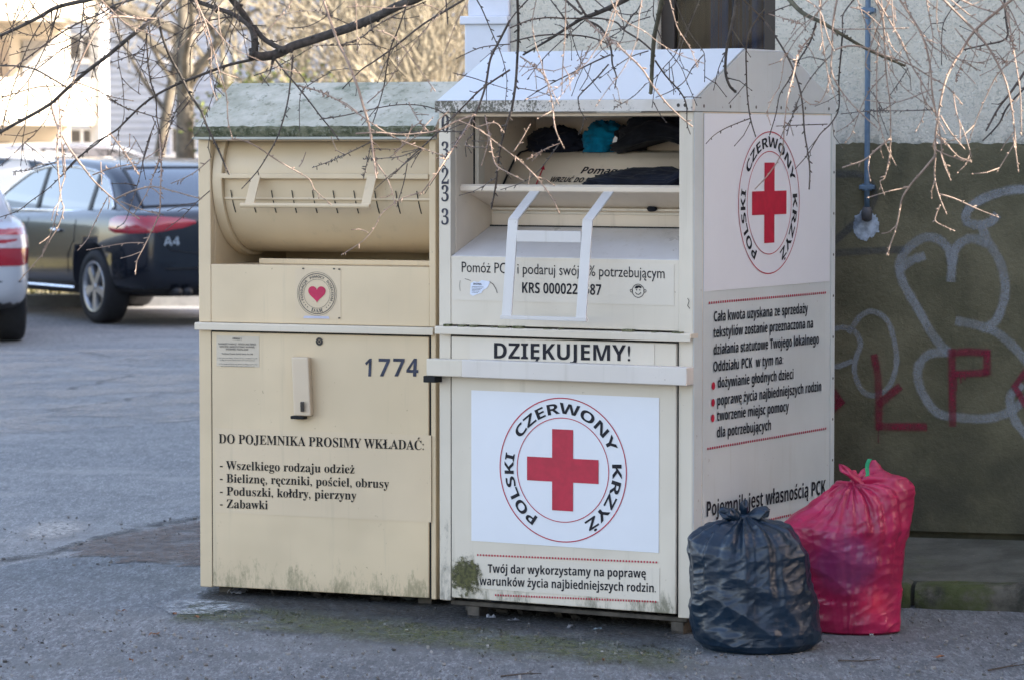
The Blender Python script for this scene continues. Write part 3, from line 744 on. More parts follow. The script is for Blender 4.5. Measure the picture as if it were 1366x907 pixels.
tabB = [(z*.925, a, b) for z, a, b in [(0, -.14, .145), (.008, -.165, .168), (.03, -.185, .190), (.07, -.192, .202), (.14, -.198, .196), (.19, -.197, .182), (.24, -.197, .168), (.31, -.196, .150), (.35, -.186, .128), (.385, -.150, .092), (.405, -.110, .045), (.420, -.078, .010), (.436, -.060, -.014), (.447, -.050, -.028)]]
gb = ground(1014, 874); gb.y += .13
bb = bag('rubbish_bag', 'black knotted rubbish bag standing in front of the pink one', (gb.x, gb.y, .002), tabB, (-.042, 0, .405), NB, 5.3, 15, .019)
def crumple(mb, base, tip, w, seed, n=18, k=16):
    base, tip = Vector(base), Vector(tip); ax_ = tip-base; L = ax_.length; ax_.normalize(); u = ax_.orthogonal().normalized(); v = ax_.cross(u)
    def fn(i, j):
        t = i; th = 6.2832*j; r = w*(.35+.9*t-.25*t*t)*(1+.5*noise.noise(Vector((math.cos(th)*1.6, math.sin(th)*1.6, t*2+seed))))
        fl_ = .35 if t > .2 else 1
        r *= (1-.95*max(0, (t-.86)/.14))
        return base + ax_*(L*t*(1+.2*math.sin(th*3+seed))) + u*(r*math.cos(th)) + v*(r*math.sin(th)*(.55))
    mb.grid(fn, n, k, wrap=True)
m = MB(); crumple(m, (-.042, 0, .405), (-.112, -.03, .425), .024, 1.0); crumple(m, (-.042, 0, .405), (-.040, .0, .455), .022, 4.0); crumple(m, (-.040, 0, .405), (.025, -.02, .428), .026, 8.0)
crumple(m, (-.05, -.01, .395), (-.082, -.03, .432), .02, 11); m.tube([(-.066, 0, .407), (-.042, -.018, .4095), (-.018, 0, .407), (-.042, .018, .4095), (-.066, 0, .407)], .010, 8)
m.build('knotted_top', NB, bb, smooth=True)
tabP = [(z*.965, a, b) for z, a, b in [(0, -.085, .105), (.01, -.115, .122), (.04, -.125, .134), (.104, -.140, .139), (.17, -.168, .136), (.215, -.190, .142), (.242, -.199, .150), (.30, -.215, .156), (.346, -.221, .168), (.372, -.200, .170), (.416, -.146, .173), (.455, -.105, .173), (.476, -.078, .168), (.505, -.026, .140), (.530, .004, .098), (.550, .025, .072), (.563, .034, .058), (.570, .040, .052)]]
gp = ground(1151, 851); gp.y += .14
pb = bag('rubbish_bag', 'taller pink-red rubbish bag with a green tie leaning by the wall', (gp.x, gp.y, .002), tabP, (-.02, -.06, .483), PB, 9.1, 13, .017, .80, crease=.009)
m = MB(); crumple(m, (.004, -.07, .480), (-.062, -.085, .535), .019, 2.0); crumple(m, (-.006, -.06, .472), (-.03, -.075, .515), .016, 7.0); m.build('knotted_top', PB, pb, smooth=True)
m = MB(); m.grid(lambda i, j: (.012+.017*i+.012*(j-.5)+.004*math.sin(6*i), -.05-.006*math.sin(5*i+2*j), .485+.073*i), 10, 4); gt = m.build('tie', simple('green_plastic_tie', (.0, .30, .13), .35), pb)
so = gt.modifiers.new('s', 'SOLIDIFY'); so.thickness = .002

# ------------------------------------------------------------------ the wall's building
WL = Vector((-.15, 12.6)); WA = R(15)                 # left corner of the facade, yaw of the facade
wd = Vector((math.cos(WA), -math.sin(WA))); wn = Vector((-math.sin(WA), -math.cos(WA)))   # along, outward
WLEN, WDEP, WHT = 18.0, 19.5, 10.5
wb = empty('apartment_house', (WL.x, WL.y, 0), -WA)
tag(wb, 'house with grey-green roughcast above a dark graffitied plinth, right behind the containers', 'building')
def WP(px, py, lift=0.0):                             # local (x, z) on the facade plane, facade = local y 0
    p = onplane((WL.x, WL.y, -WA), 1, -lift, px, py); return p.x, p.z
def stucco():
    t = NT('grey_green_roughcast', .95)
    c = t.mix(t.ramp(t.noise(2.5, 6), .3, .7), (.72, .68, .575), (.80, .765, .66))
    c = t.mix(t.ramp(t.noise(75, 5, .7, None, 1.2), .53, .62, 0, .55), c, (.30, .33, .28))
    edge = t.math('MULTIPLY', t.ramp(t.math('ADD', t.xyz(2), t.math('MULTIPLY', t.noise(8, 5), .08)), 1.665, 1.60), t.ramp(t.noise(18, 6, .7), .42, .58))
    c = t.mix(t.math('MULTIPLY', edge, .6), c, (.15, .17, .15))
    t.bump(t.noise(60, 6, .7, None, 1.5), 1.0, .012); return t.done(c)
def plinthm():
    t = NT('dark_olive_plinth_render', .9)
    c = t.mix(t.ramp(t.noise(3, 7, .65), .35, .68), (.085, .079, .045), (.155, .140, .085))
    c = t.mix(t.ramp(t.noise(1, 6, .7, t.map((9, 9, 1.6))), .55, .72, 0, .45), c, (.032, .032, .020))
    c = t.mix(t.ramp(t.noise(140, 2, .5), .66, .73, 0, .5), c, (.14, .14, .11))
    c = t.mix(t.math('MULTIPLY', t.ramp(t.xyz(2), .75, .25), t.ramp(t.noise(4, 6), .35, .6, 0, .5)), c, (.032, .030, .022))
    t.bump(t.noise(60, 6, .7), .7, .008); return t.done(c)
def brokenedge(z, x0, x1, amp, n, seed):
    return [(x0+(x1-x0)*i/n, z + amp*noise.noise(Vector((i*.35, seed, 0))) + amp*.6*noise.noise(Vector((i*1.1, seed, 5)))) for i in range(n+1)]
STU, PLI = stucco(), plinthm()
ZP = 1.556; ZG = .19
wx0, wz0 = WP(877, 66); wx1, _ = WP(1034, 66); wx1 -= .0
wz = 1.72; wtop = 3.1
m = MB(); m.box(.15, wx0, .0, .3, ZP, WHT); m.box(wx0, wx1, .0, .3, ZP, wz); m.box(wx0, wx1, 0, .3, wtop, WHT); m.box(wx1, WLEN, 0, .3, ZP, WHT); m.build('facade_wall', STU, wb)
m = MB(); ed = brokenedge(ZP+.002, .15, 6.0, .010, 400, 2.0)
poly = [(.15, ZG)] + [(6.0, ZG)] + list(reversed(ed)); 
n0 = len(ed)
for a, b in zip(ed, ed[1:]): m.prism([(a[0], ZG), (b[0], ZG), (b[0], b[1]), (a[0], a[1])], lambda u, v, t: (u, t, v), -.014, -.001)
m.build('plinth', PLI, wb)
m = MB(); m.box(6.0, WLEN, -.014, 0, ZG, ZP); m.box(0.15, WLEN, .03, .3, -.2, ZP-.001); m.build('plinth_base', PLI, wb)
PIL = simple('white_painted_pilaster', (.62, .65, .72), .6, var=.05, scale=6)
m = MB(); m.box(-.015, .149, -.03, .3, 0, 1.99); m.box(-.03, .15, -.045, .3, 1.99, 2.02); m.box(-.005, .149, -.02, .3, 2.02, WHT); m.build('corner_pilaster', PIL, wb, .004)
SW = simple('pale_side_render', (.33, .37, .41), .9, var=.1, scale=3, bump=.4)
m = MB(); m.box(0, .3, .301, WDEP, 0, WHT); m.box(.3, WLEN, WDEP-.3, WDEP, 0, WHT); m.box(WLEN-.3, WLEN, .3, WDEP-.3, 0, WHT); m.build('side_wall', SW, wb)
m = MB(); m.box(-.25, WLEN+.25, -.3, WDEP+.25, WHT, WHT+.25); m.build('roof', simple('dark_roof_felt', (.08, .08, .08), .9), wb)
m = MB(); m.box(13.6, WLEN, -1.7, -.016, 0, WHT-.01); m.build('added_shade_wing', SW, wb)  # unseen block, added so its shadow covers the foreground
# window with frame, glass and striped curtain
DFR = simple('dark_brown_window_frame', (.035, .025, .018), .5)
m = MB(); m.box(wx0, wx0+.05, .06, .12, wz, wtop); m.box(wx1-.05, wx1, .06, .12, wz, wtop); m.box(wx0+.05, wx1-.05, .06, .12, wz, wz+.05); m.box(wx0+.05, wx1-.05, .06, .12, wtop-.05, wtop); wf = m.build('window_frame', DFR, wb, .003)
g_ = NT('dark_glass', .05, (.02, .022, .028)); g_.set('Transmission Weight', .85); g_.set('Alpha', .35)
m = MB(); m.box(wx0+.05, wx1-.05, .085, .09, wz+.05, wtop-.05); m.build('pane', g_.done(), wf)
t = NT('blue_brown_striped_curtain', .9)
st = t.noise(1, 3, .6, t.map((26, 1, .15)))
c = t.mix(t.ramp(st, .45, .52), (.06, .045, .04), (.04, .09, .22)); c = t.mix(t.ramp(t.noise(1, 3, .6, t.map((60, 1, .2), loc=(4, 0, 0))), .58, .64), c, (.10, .06, .05)); CUR = t.done(c)
m = MB(); m.grid(lambda i, j: (wx0+.01+(wx1-wx0-.02)*i, .16+.012*math.sin(i*46), wz+(wtop-wz)*j), 120, 1); m.build('curtain', CUR, wf, smooth=True)
m = MB(); m.box(wx0-.03, wx1+.03, -.03, .058, wz-.05, wz-.002); m.build('window_sill', simple('zinc_sill', (.3, .31, .32), .4, metal=.5), wf, .003)
# pipe
BP = simple('blue_painted_pipe', (.085, .145, .22), .45, var=.12, scale=40)
px_, pz_ = WP(1156.5, 285, .035)
m = MB(); m.tube([(px_, -.038, 8.5), (px_, -.038, 3), (px_, -.038, 1.42), (px_, -.038, 1.33)], .0098, 12); pipe = m.build('gas_pipe', BP, wb, smooth=True)
m = MB(); m.lathe([(0, .0), (.014, .0), (.020, -.02), (.018, -.045), (.008, -.052), (0, -.053)], 14, Matrix.Translation((px_, -.036, 1.335))); m.build('pipe_boot', simple('dark_pipe_boot', (.06, .06, .065), .6), pipe, smooth=True)
for zz in (WP(1156, 250)[1], WP(1156, 15)[1]):
    m = MB(); m.box(px_-.026, px_+.026, -.056, -.0145, zz-.008, zz+.008); m.lathe([(.018, -.012), (.018, .012)], 14, Matrix.Translation((px_, -.038, zz))); m.build('pipe_clamp', BP, pipe, .003)
# splotch of filler round the pipe's end
random.seed(8)
def splotch(name, ctr, rx, rz, col, lift, seed, n=90, jag=.4):
    m = MB(); P = []
    for k in range(n):
        a = 6.2832*k/n; r = 1+jag*noise.noise(Vector((math.cos(a)*2.6, math.sin(a)*2.6, seed)))+jag*.7*noise.noise(Vector((math.cos(a)*9, math.sin(a)*9, seed)))
        P.append((ctr[0]+rx*r*math.cos(a), -lift, ctr[1]+rz*r*math.sin(a)))
    m.face(P); return m.build(name, col, wb)
splotch('filler_patch', WP(1156, 301), .047, .053, simple('pale_blue_grey_filler', (.36, .42, .50), .9, var=.35, scale=45, bump=.5), .0165, 3.0, jag=.22)
# graffiti: sprayed strokes with soft edges
def spray(name, col, dens=.75):
    t = NT(name, .75, col)
    uv = t.n.new('ShaderNodeUVMap'); v = t.xyz(1, uv.outputs[0])
    e = t.ramp(t.math('ABSOLUTE', t.math('SUBTRACT', v, .5)), .5, .24)
    g = t.ramp(t.noise(220, 3, .7), .32, .62, .65, 1); lo = t.ramp(t.noise(7, 4), .3, .7, .55, 1)
    t.set('Alpha', t.math('MULTIPLY', t.math('MULTIPLY', e, g), t.math('MULTIPLY', lo, dens)))
    return t.done(t.mix(t.ramp(t.noise(60), .3, .7), tuple(x*.8 for x in col), col))
SPS, SPR, SPB = spray('silver_spray', (.33, .35, .37), .75), spray('dark_red_spray', (.20, .005, .03), .95), spray('blue_spray', (.02, .035, .075), .5)
def smooth_pts(P, n=10):
    out = []
    for i in range(len(P)-1):
        p0, p1, p2, p3 = P[max(i-1, 0)], P[i], P[i+1], P[min(i+2, len(P)-1)]
        for k in range(n):
            t = k/n
            out.append(tuple(.5*((2*p1[d])+(-p0[d]+p2[d])*t+(2*p0[d]-5*p1[d]+4*p2[d]-p3[d])*t*t+(-p0[d]+3*p1[d]-3*p2[d]+p3[d])*t*t*t) for d in range(len(p1))))
    out.append(tuple(P[-1])); return out
GCNT = [0]
def graffiti(mat, strokes, w, name='graffiti', sm=True):
    m = MB(); m.uv = []
    for pts in strokes:
        GCNT[0] += 1; lift = .0155 + GCNT[0]*.00035
        P = [WP(1090+x/2.0616, 180+y/2.0616) for x, y in pts]
        if sm: P = smooth_pts(P)
        n = len(m.v)
        # extend ends by half a width
        P = [Vector(p) for p in P]; P[0] = P[0] + (P[0]-P[1]).normalized()*w*.3; P[-1] = P[-1]+(P[-1]-P[-2]).normalized()*w*.3
        for i, p in enumerate(P):
            d = (P[min(i+1, len(P)-1)]-P[max(i-1, 0)]).normalized(); nn = Vector((-d.y, d.x))
            ww = w*(1+.18*noise.noise(Vector((i*.3, GCNT[0], 0))))
            for s_ in (-.5, .5): q = p+nn*s_*ww; m.v.append((q.x, -lift, q.y)); m.uv.append((i*.05, .5+s_))
        for i in range(len(P)-1): m.f.append((n+2*i, n+2*i+1, n+2*i+3, n+2*i+2))
    return m.build(name, mat, wb)
graffiti(SPS, [[(640, 160), (600, 150), (569, 150), (520, 155), (460, 175), (418, 205), (412, 235), (440, 248), (478, 240), (492, 226)],
    [(455, 255), (470, 290), (500, 340), (515, 385), (518, 440), (500, 500), (480, 522)],
    [(370, 395), (372, 350), (360, 310), (330, 285), (290, 285), (245, 320), (228, 360), (240, 410), (280, 480), (320, 550), (360, 595)],
    [(375, 345), (388, 305), (425, 285), (462, 297)], [(392, 512), (430, 520), (490, 540), (530, 570), (569, 612), (620, 680)],
    [(362, 597), (310, 602), (280, 640), (288, 700), (330, 760), (390, 775), (470, 778), (530, 760), (575, 725), (620, 690)],
    [(560, 690), (532, 720), (545, 780), (575, 820)], [(232, 368), (262, 345), (290, 335)]], .042)
graffiti(SPS, [[(92, 540), (120, 500), (155, 485), (195, 510), (215, 570), (220, 630), (200, 690), (160, 715), (125, 700), (105, 650), (110, 610), (122, 575), (110, 545), (90, 532), (60, 530), (20, 545)], [(30, 635), (60, 635), (95, 622)]], .026)
graffiti(SPR, [[(160, 610), (170, 660), (172, 720), (172, 802)], [(172, 800), (230, 800), (297, 801)], [(176, 738), (200, 715), (226, 694)],
    [(372, 595), (374, 690), (375, 792)], [(376, 597), (420, 595), (470, 598)], [(469, 600), (470, 650)], [(467, 652), (420, 655), (380, 656)],
    [(0, 640), (68, 735)], [(68, 732), (0, 800)], [(640, 640), (575, 650), (545, 690), (575, 740), (640, 760)]], .034, sm=False)
graffiti(SPR, [[(171, 800), (171, 845)], [(385, 655), (386, 700)], [(397, 656), (398, 680)], [(408, 656), (409, 672)]], .006, sm=False)
graffiti(SPB, [[(0, 105), (60, 108), (125, 112), (158, 150), (155, 190), (120, 230), (60, 285), (0, 330)], [(0, 330), (100, 322), (235, 315)]], .034)
nb = empty('added_shade_house', (7.2, 7.45, 0), R(-15)); tag(nb, 'unseen plain rendered house off to the right of the containers, added to block sky and sun', 'building')  # unseen house, placed to hold back skylight and narrow the sun strip
m = MB(); m.box(0, 12, -14, 0, 0, 9); m.build('wall', SW, nb); m = MB(); m.box(-.3, 12.3, -14.3, .3, 9, 9.3); m.build('roof', simple('added_shade_house_roof', (.1, .08, .07), .9), nb)
for k in range(4):
    for zz in (1.2, 4.2): m = MB(); m.box(-.03, .02, -12.4+k*3, -11.2+k*3, zz, zz+1.4); m.build('window', DFR, nb, .01)
# sloping slab and mossy kerb at the foot of the wall
SLB = NT('damp_dark_concrete', .85)
c = SLB.mix(SLB.ramp(SLB.noise(5, 7, .65), .35, .7), (.06, .06, .045), (.12, .118, .095)); c = SLB.mix(SLB.ramp(SLB.noise(3, 6), .5, .68, 0, .6), c, (.06, .075, .022))
c = SLB.mix(SLB.ramp(SLB.noise(130, 2), .68, .74, 0, .5), c, (.3, .3, .27)); SLB.bump(SLB.noise(50, 6), .5, .006); SLB = SLB.done(c)
m = MB(); m.prism([(-.60, .05), (-.60, .088), (-.02, .168), (-.016, .158), (-.016, .0), (-.6, 0)][::-1], lambda u, v, t: (t, u, v), 1.47, WLEN-1); m.build('wall_foot_slab', SLB, wb)
KM = NT('mossy_kerb_stone', .9)
c = KM.mix(KM.ramp(KM.noise(9, 7, .7), .38, .62), (.04, .04, .03), (.13, .12, .095)); c = KM.mix(KM.ramp(KM.noise(5, 5), .45, .6, 0, .8), c, (.065, .085, .018)); KM.bump(KM.noise(30, 7, .7), .9, .015); KM = KM.done(c)
x = .5; random.seed(5)
kx = WP(1243, 800)[0]+.03
cuts = [1.48, kx] + [kx+.70*i for i in range(1, 12)]
for a, b in zip(cuts, cuts[1:]):
    m = MB(); nn = 26
    def kf(i, j, a=a, b=b):
        x_ = a+.007+(b-a-.014)*i; prof = [(-.600, -.02), (-.680, -.02), (-.688, .045), (-.676, .078), (-.655, .088), (-.600, .092)]
        t_ = j*5; k_ = min(int(t_), 4); f_ = t_-k_; y_ = prof[k_][0]*(1-f_)+prof[k_+1][0]*f_; z_ = prof[k_][1]*(1-f_)+prof[k_+1][1]*f_
        q = Vector((x_*12, y_*12, z_*12)); e_ = min(1, i*12, (1-i)*12)
        return (x_, y_+.012*noise.noise(q)+.012*(1-e_), z_+.010*noise.noise(q+Vector((5, 5, 5)))-.012*(1-e_))
    m.grid(kf, nn, 15); m.build('kerb_stone', KM, wb, smooth=True)

# ------------------------------------------------------------------ ground
def asphalt(name, a, b, patch=None, sc=1.0, moss=False):
    t = NT(name, .85, spec=.4)
    c = t.mix(t.ramp(t.noise(1.1*sc, 7, .65), .32, .68), a, b)
    gv = t.map((1, .22, 1))
    c = t.mix(t.ramp(t.noise(110, 3, .7, gv), .5, .64, 0, .5), c, tuple(min(1, x*2.1) for x in b))
    c = t.mix(t.ramp(t.noise(140, 3, .7, gv), .52, .66, 0, .7), c, tuple(x*.35 for x in a))
    c = t.mix(t.ramp(t.noise(22, 6, .75, gv, .3), .40, .60, .5, 0), c, tuple(x*.55 for x in a)); c = t.mix(t.ramp(t.noise(3.2, 7, .72, t.map((1, .5, 1), loc=(9, 2, 0))), .54, .62, 0, .35), c, tuple(x*.6 for x in a)); c = t.mix(t.ramp(t.noise(52, 5, .75, t.map((1, .22, 1), loc=(3, 1, 0))), .52, .64, 0, .55), c, tuple(min(1, x*1.5) for x in b))
    if patch: c = t.mix(t.ramp(t.noise(.9, 5, .6, t.map((1, 2.2, 1))), .5, .68, 0, .6), c, patch)
    ck = t.vor(.45, 'DISTANCE_TO_EDGE', t.map((1, 1, 1), None)); 
    if moss: c = t.mix(t.math('MULTIPLY', t.ramp(t.noise(6, 6, .7), .5, .62), .45), c, (.06, .065, .03))
    t.bump(t.noise(150, 4, .7), .6, .006)
    return t.done(c)
ROAD = asphalt('asphalt', (.215, .213, .212), (.285, .275, .265), (.36, .335, .315))
PAVE = asphalt('old_pavement_concrete', (.13, .137, .147), (.185, .193, .20), (.12, .125, .125), 1.6)
m = MB(); m.face([(-260, -120, 0), (260, -120, 0), (260, 420, 0), (-260, 420, 0)]); tag(m.build('ground', ROAD), kind='structure')
# pavement sheet with a ragged edge
pe = [ground(x, y) for x, y in ((-300, 800), (-60, 768), (60, 746), (150, 742), (230, 753), (300, 752))]
P = [(-9, 11.9), (-5, 12.1)] + [(p.x, p.y) for p in pe] + [(-.6, 12.9), (-.3, 13.2), (-.1, 12.9), (.3, 12.7), (6, 11), (17, 8), (17, -6), (-9, -6)]
Q = []
for a, b in zip(P, P[1:]+P[:1]):
    for k in range(24):
        f = k/24; x, y = a[0]*(1-f)+b[0]*f, a[1]*(1-f)+b[1]*f
        e = .035*noise.noise(Vector((x*5, y*5, 1)))+.02*noise.noise(Vector((x*19, y*19, 1))); Q.append((x+e, y+e*1.6, .004))
m = MB(); m.face(Q); tag(m.build('pavement', PAVE), kind='structure')
DIRT = NT('brown_dirt', .95); c = DIRT.mix(DIRT.ramp(DIRT.noise(9, 8, .75), .35, .65), (.07, .055, .05), (.20, .165, .145)); c = DIRT.mix(DIRT.ramp(DIRT.noise(60, 4, .7), .52, .66), c, (.26, .23, .21)); DIRT.bump(DIRT.noise(40, 6), .9, .015); DIRT = DIRT.done(c)
def blot(name, pts, mat, z, lab=None, jag=.05, hgt=0, seed=1):
    P = [ground(x, y) for x, y in pts]; Q = []
    for a, b in zip(P, P[1:]+P[:1]):
        n_ = max(4, int((b-a).length/.02))
        for k in range(n_):
            f = k/n_; x, y = a.x*(1-f)+b.x*f, a.y*(1-f)+b.y*f
            e = jag*noise.noise(Vector((x*6, y*6, seed)))+jag*.6*noise.noise(Vector((x*23, y*23, seed))); Q.append((x+e, y+e*1.5, z))
    m = MB(); m.face(Q); o = m.build(name, mat); tag(o, kind='stuff' if name in ('dirt_and_painted_shade', 'moss', 'grit_and_painted_sun') else 'structure'); return o
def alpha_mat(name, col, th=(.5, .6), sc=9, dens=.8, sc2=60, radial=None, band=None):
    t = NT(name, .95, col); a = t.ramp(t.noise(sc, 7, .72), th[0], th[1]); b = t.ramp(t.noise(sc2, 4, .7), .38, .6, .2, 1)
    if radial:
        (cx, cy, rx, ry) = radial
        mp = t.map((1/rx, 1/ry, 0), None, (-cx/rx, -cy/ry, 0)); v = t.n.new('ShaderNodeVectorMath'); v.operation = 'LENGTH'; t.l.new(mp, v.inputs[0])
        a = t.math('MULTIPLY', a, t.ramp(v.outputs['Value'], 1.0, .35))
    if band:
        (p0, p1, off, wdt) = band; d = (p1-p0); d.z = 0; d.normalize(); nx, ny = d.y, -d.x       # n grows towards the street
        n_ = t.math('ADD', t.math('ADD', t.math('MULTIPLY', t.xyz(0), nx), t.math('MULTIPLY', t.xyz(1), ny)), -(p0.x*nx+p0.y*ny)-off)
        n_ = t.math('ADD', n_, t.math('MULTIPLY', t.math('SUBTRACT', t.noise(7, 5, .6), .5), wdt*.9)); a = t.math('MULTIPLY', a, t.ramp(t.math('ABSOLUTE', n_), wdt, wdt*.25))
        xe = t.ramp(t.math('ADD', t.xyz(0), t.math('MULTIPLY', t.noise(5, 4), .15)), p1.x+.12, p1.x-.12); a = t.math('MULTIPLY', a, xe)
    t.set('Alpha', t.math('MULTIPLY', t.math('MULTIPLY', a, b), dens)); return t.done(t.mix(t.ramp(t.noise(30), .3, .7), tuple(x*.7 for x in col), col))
DIRT2 = alpha_mat('trodden_brown_dirt', (.17, .12, .095), (.36, .48), 6, .85, 40)
blot('dirt_and_painted_shade', [(85, 738), (130, 722), (200, 708), (275, 694), (330, 690), (330, 750), (270, 757), (200, 752), (140, 745)], DIRT2, .008, jag=.09)
blot('dirt_and_painted_shade', [(-10, 752), (60, 742), (120, 724), (200, 706), (275, 690), (275, 687), (190, 701), (110, 721), (50, 739), (-10, 748)], alpha_mat('dark_crack_dirt', (.05, .045, .04), (.36, .52), 7, .8), .0065, jag=.03)
blot('moss', [(200, 850), (400, 866), (600, 886), (820, 905), (1040, 907), (935, 862), (820, 848), (600, 822), (420, 808), (270, 800)], alpha_mat('thin_green_moss', (.10, .115, .03), (.30, .52), 4, .8, band=(ground(262, 812), ground(930, 876), .12, .30)), .012, jag=.02)
g1 = ground(268, 815); blot('grit_and_painted_sun', [(195, 806), (230, 824), (300, 824), (360, 816), (330, 808), (250, 803)], alpha_mat('spilt_white_lime', (.50, .52, .52), (.40, .55), 8, .9, radial=(g1.x, g1.y, .22, .30)), .014, jag=.01)
g1 = ground(72, 708); blot('grit_and_painted_sun', [(0, 690), (150, 690), (150, 726), (0, 726)], alpha_mat('pale_worn_patch', (.62, .56, .50), (.15, .35), 4, .9, radial=(g1.x, g1.y, .17, .50)), .006, jag=.0)
BLUR = alpha_mat('painted_sun_on_asphalt', (.60, .52, .45), (.42, .58), 1.5, .7)
blot('grit_and_painted_sun', [(-200, 470), (270, 465), (270, 560), (-200, 600)], BLUR, .005, jag=0)  # warm pale colour painting patches of sunlight onto the asphalt
# a raised dirt rim and long cracks on the road
CRK = alpha_mat('crack_filled_with_dirt', (.07, .065, .06), (.35, .6), 5, .7)
def crack(pts, w, seed):
    P = smooth_pts([tuple(ground(x, y))[:2] for x, y in pts], 14); m = MB(); n = 0
    for i, p in enumerate(P):
        d = Vector(P[min(i+1, len(P)-1)])-Vector(P[max(i-1, 0)]); d.normalize(); nn = Vector((-d.y, d.x)); e = .05*noise.noise(Vector((p[0]*4, p[1]*4, seed)))+.02*noise.noise(Vector((p[0]*17, p[1]*17, seed)))
        ww = w*(.6+abs(noise.noise(Vector((i*.3, seed, 0))))*1.6)
        m.v += [(p[0]+nn.x*(e-ww/2), p[1]+nn.y*(e-ww/2), .0075), (p[0]+nn.x*(e+ww/2), p[1]+nn.y*(e+ww/2), .0075)]
    for i in range(len(P)-1): m.f.append((2*i, 2*i+2, 2*i+3, 2*i+1))
    tag(m.build('pavement_crack', CRK), kind='structure')
crack([(90, 520), (140, 510), (180, 500)], .05, 1); crack([(60, 548), (130, 540), (200, 528), (265, 520)], .045, 2); crack([(110, 470), (190, 482), (265, 478)], .05, 3); 
random.seed(31)
m = MB()
for k in range(1500):
    if k < 950: p = ground(random.uniform(-60, 1400), random.uniform(815, 912))
    elif k < 1060: p = ground(random.uniform(0, 275), random.uniform(690, 760))
    else: x_ = random.uniform(262, 940); p = ground(x_, 806+(x_-262)*.093+abs(random.gauss(0, 9)))
    r = random.choice((.0015, .002, .002, .003, .0045))*random.uniform(.7, 1.2); mt = Matrix.Translation((p.x, p.y, .006+r*.4)) @ Matrix.Rotation(random.uniform(0, 3), 4, (random.random(), random.random(), 1))
    m.box(-r*1.3, r*1.3, -r, r, -r*.7, r*.7, mt)
tag(m.build('gravel', simple('loose_grit', (.17, .165, .16), .9, var=.8, scale=6)), kind='stuff')
# verge with kerb behind the cars
GRS = NT('dry_winter_grass_soil', .95); c = GRS.mix(GRS.ramp(GRS.noise(3, 7, .75), .35, .65), (.16, .13, .06), (.34, .28, .14)); c = GRS.mix(GRS.ramp(GRS.noise(1.2, 4), .5, .7, 0, .8), c, (.10, .13, .03)); GRS.bump(GRS.noise(14, 6), 1, .06); GRS = GRS.done(c)
KC = simple('concrete_kerb', (.26, .26, .26), .85, var=.15, scale=8, bump=.3)
va, vb = Vector((-14, 32.9)), Vector((8, 33.9)); vd = (vb-va).normalized(); vn = Vector((-vd.y, vd.x))
def strip(name, mat, d0, d1, z0_, z1_, kind='structure', l0=-30, l1=50):
    m = MB(); P = [va+vd*l0+vn*d0, va+vd*l1+vn*d0, va+vd*l1+vn*d1, va+vd*l0+vn*d1]
    m.prism([tuple(p) for p in P], lambda u, v, t: (u, v, t), z1_, z0_); return tag(m.build(name, mat), kind=kind)
strip('kerb', KC, 0, .15, -.02, .11); strip('verge', GRS, .15, 9, -.02, .10)
random.seed(3)
# grass tufts on the verge
m = MB()
for k in range(9000):
    p = va+vd*random.uniform(0, 24)+vn*random.uniform(.2, 5); h = random.uniform(.03, .11); a = random.uniform(0, 6.28); w = .012
    tip = Vector((p.x+random.uniform(-.05, .05), p.y+random.uniform(-.05, .05), .1+h))
    m.face([(p.x-w*math.cos(a), p.y-w*math.sin(a), .098), (p.x+w*math.cos(a), p.y+w*math.sin(a), .098), tip])
tag(m.build('grass', simple('straw_and_green_grass', (.24, .22, .09), .9, var=.5, scale=2)), kind='stuff')
# litter
LEAFM = simple('dead_leaf', (.20, .085, .04), .8, var=.4, scale=60); PAPERM = simple('pale_litter', (.20, .20, .21), .7, var=.2, scale=50)
TW = simple('fallen_twig_bark', (.07, .055, .045), .9, var=.4, scale=80)
def leaf(px, py, sz, rot):
    p = ground(px, py); m = MB()
    m.face([(sz*1.0*math.cos(a)*(1 if abs(math.cos(a)) < .9 else 1.35), sz*.5*math.sin(a), .004+.010*abs(math.sin(a*1.5))) for a in [i*.628 for i in range(10)]])
    o = m.build('dead_leaf', LEAFM); o.location = (p.x, p.y, .006); o.rotation_euler = (0, 0, rot); return o
for i, (x, y, s_, lab) in enumerate(((163, 820, .014, 'small brown dead leaf on the pavement, left of the spilt white lime'), (233, 824, .013, 'brown dead leaf at the left tip of the spilt white lime'), (264, 828, .014, 'brown dead leaf touching the spilt white lime'), (206, 851, .018, 'largest brown dead leaf on the pavement left of the containers'), (175, 886, .012, 'reddish dead leaf near the bottom left edge of the pavement'), (1252, 882, .024, 'flat brown dead leaf on the pavement in front of the pink bag'), (805, 886, .008, 'tiny red scrap of leaf in front of the right container'))):
    tag(leaf(x, y, s_, i*1.3), lab, 'leaf', 'dead leaves on the pavement')
for (pts, lab) in ((((1118, 884), (1150, 886), (1174, 885)), 'thin dry twig lying on the pavement in front of the black bag'), (((1318, 897), (1345, 893), (1366, 892)), 'thin dry twig at the bottom right corner of the pavement'), (((668, 905), (700, 903), (722, 904)), 'short dry twig at the bottom edge of the pavement')):
    m = MB(); m.tube([tuple(ground(x, y)+Vector((0, 0, .008+.003*i))) for i, (x, y) in enumerate(pts)], [.003, .0025, .0015], 5); m.tube([tuple(ground(pts[1][0], pts[1][1])+Vector((0, 0, .01))), tuple(ground(pts[1][0]+12, pts[1][1]-4)+Vector((0, 0, .014)))], [.002, .001], 4)
    tag(m.build('fallen_twig', TW), lab, 'twig', 'fallen twigs on the pavement')
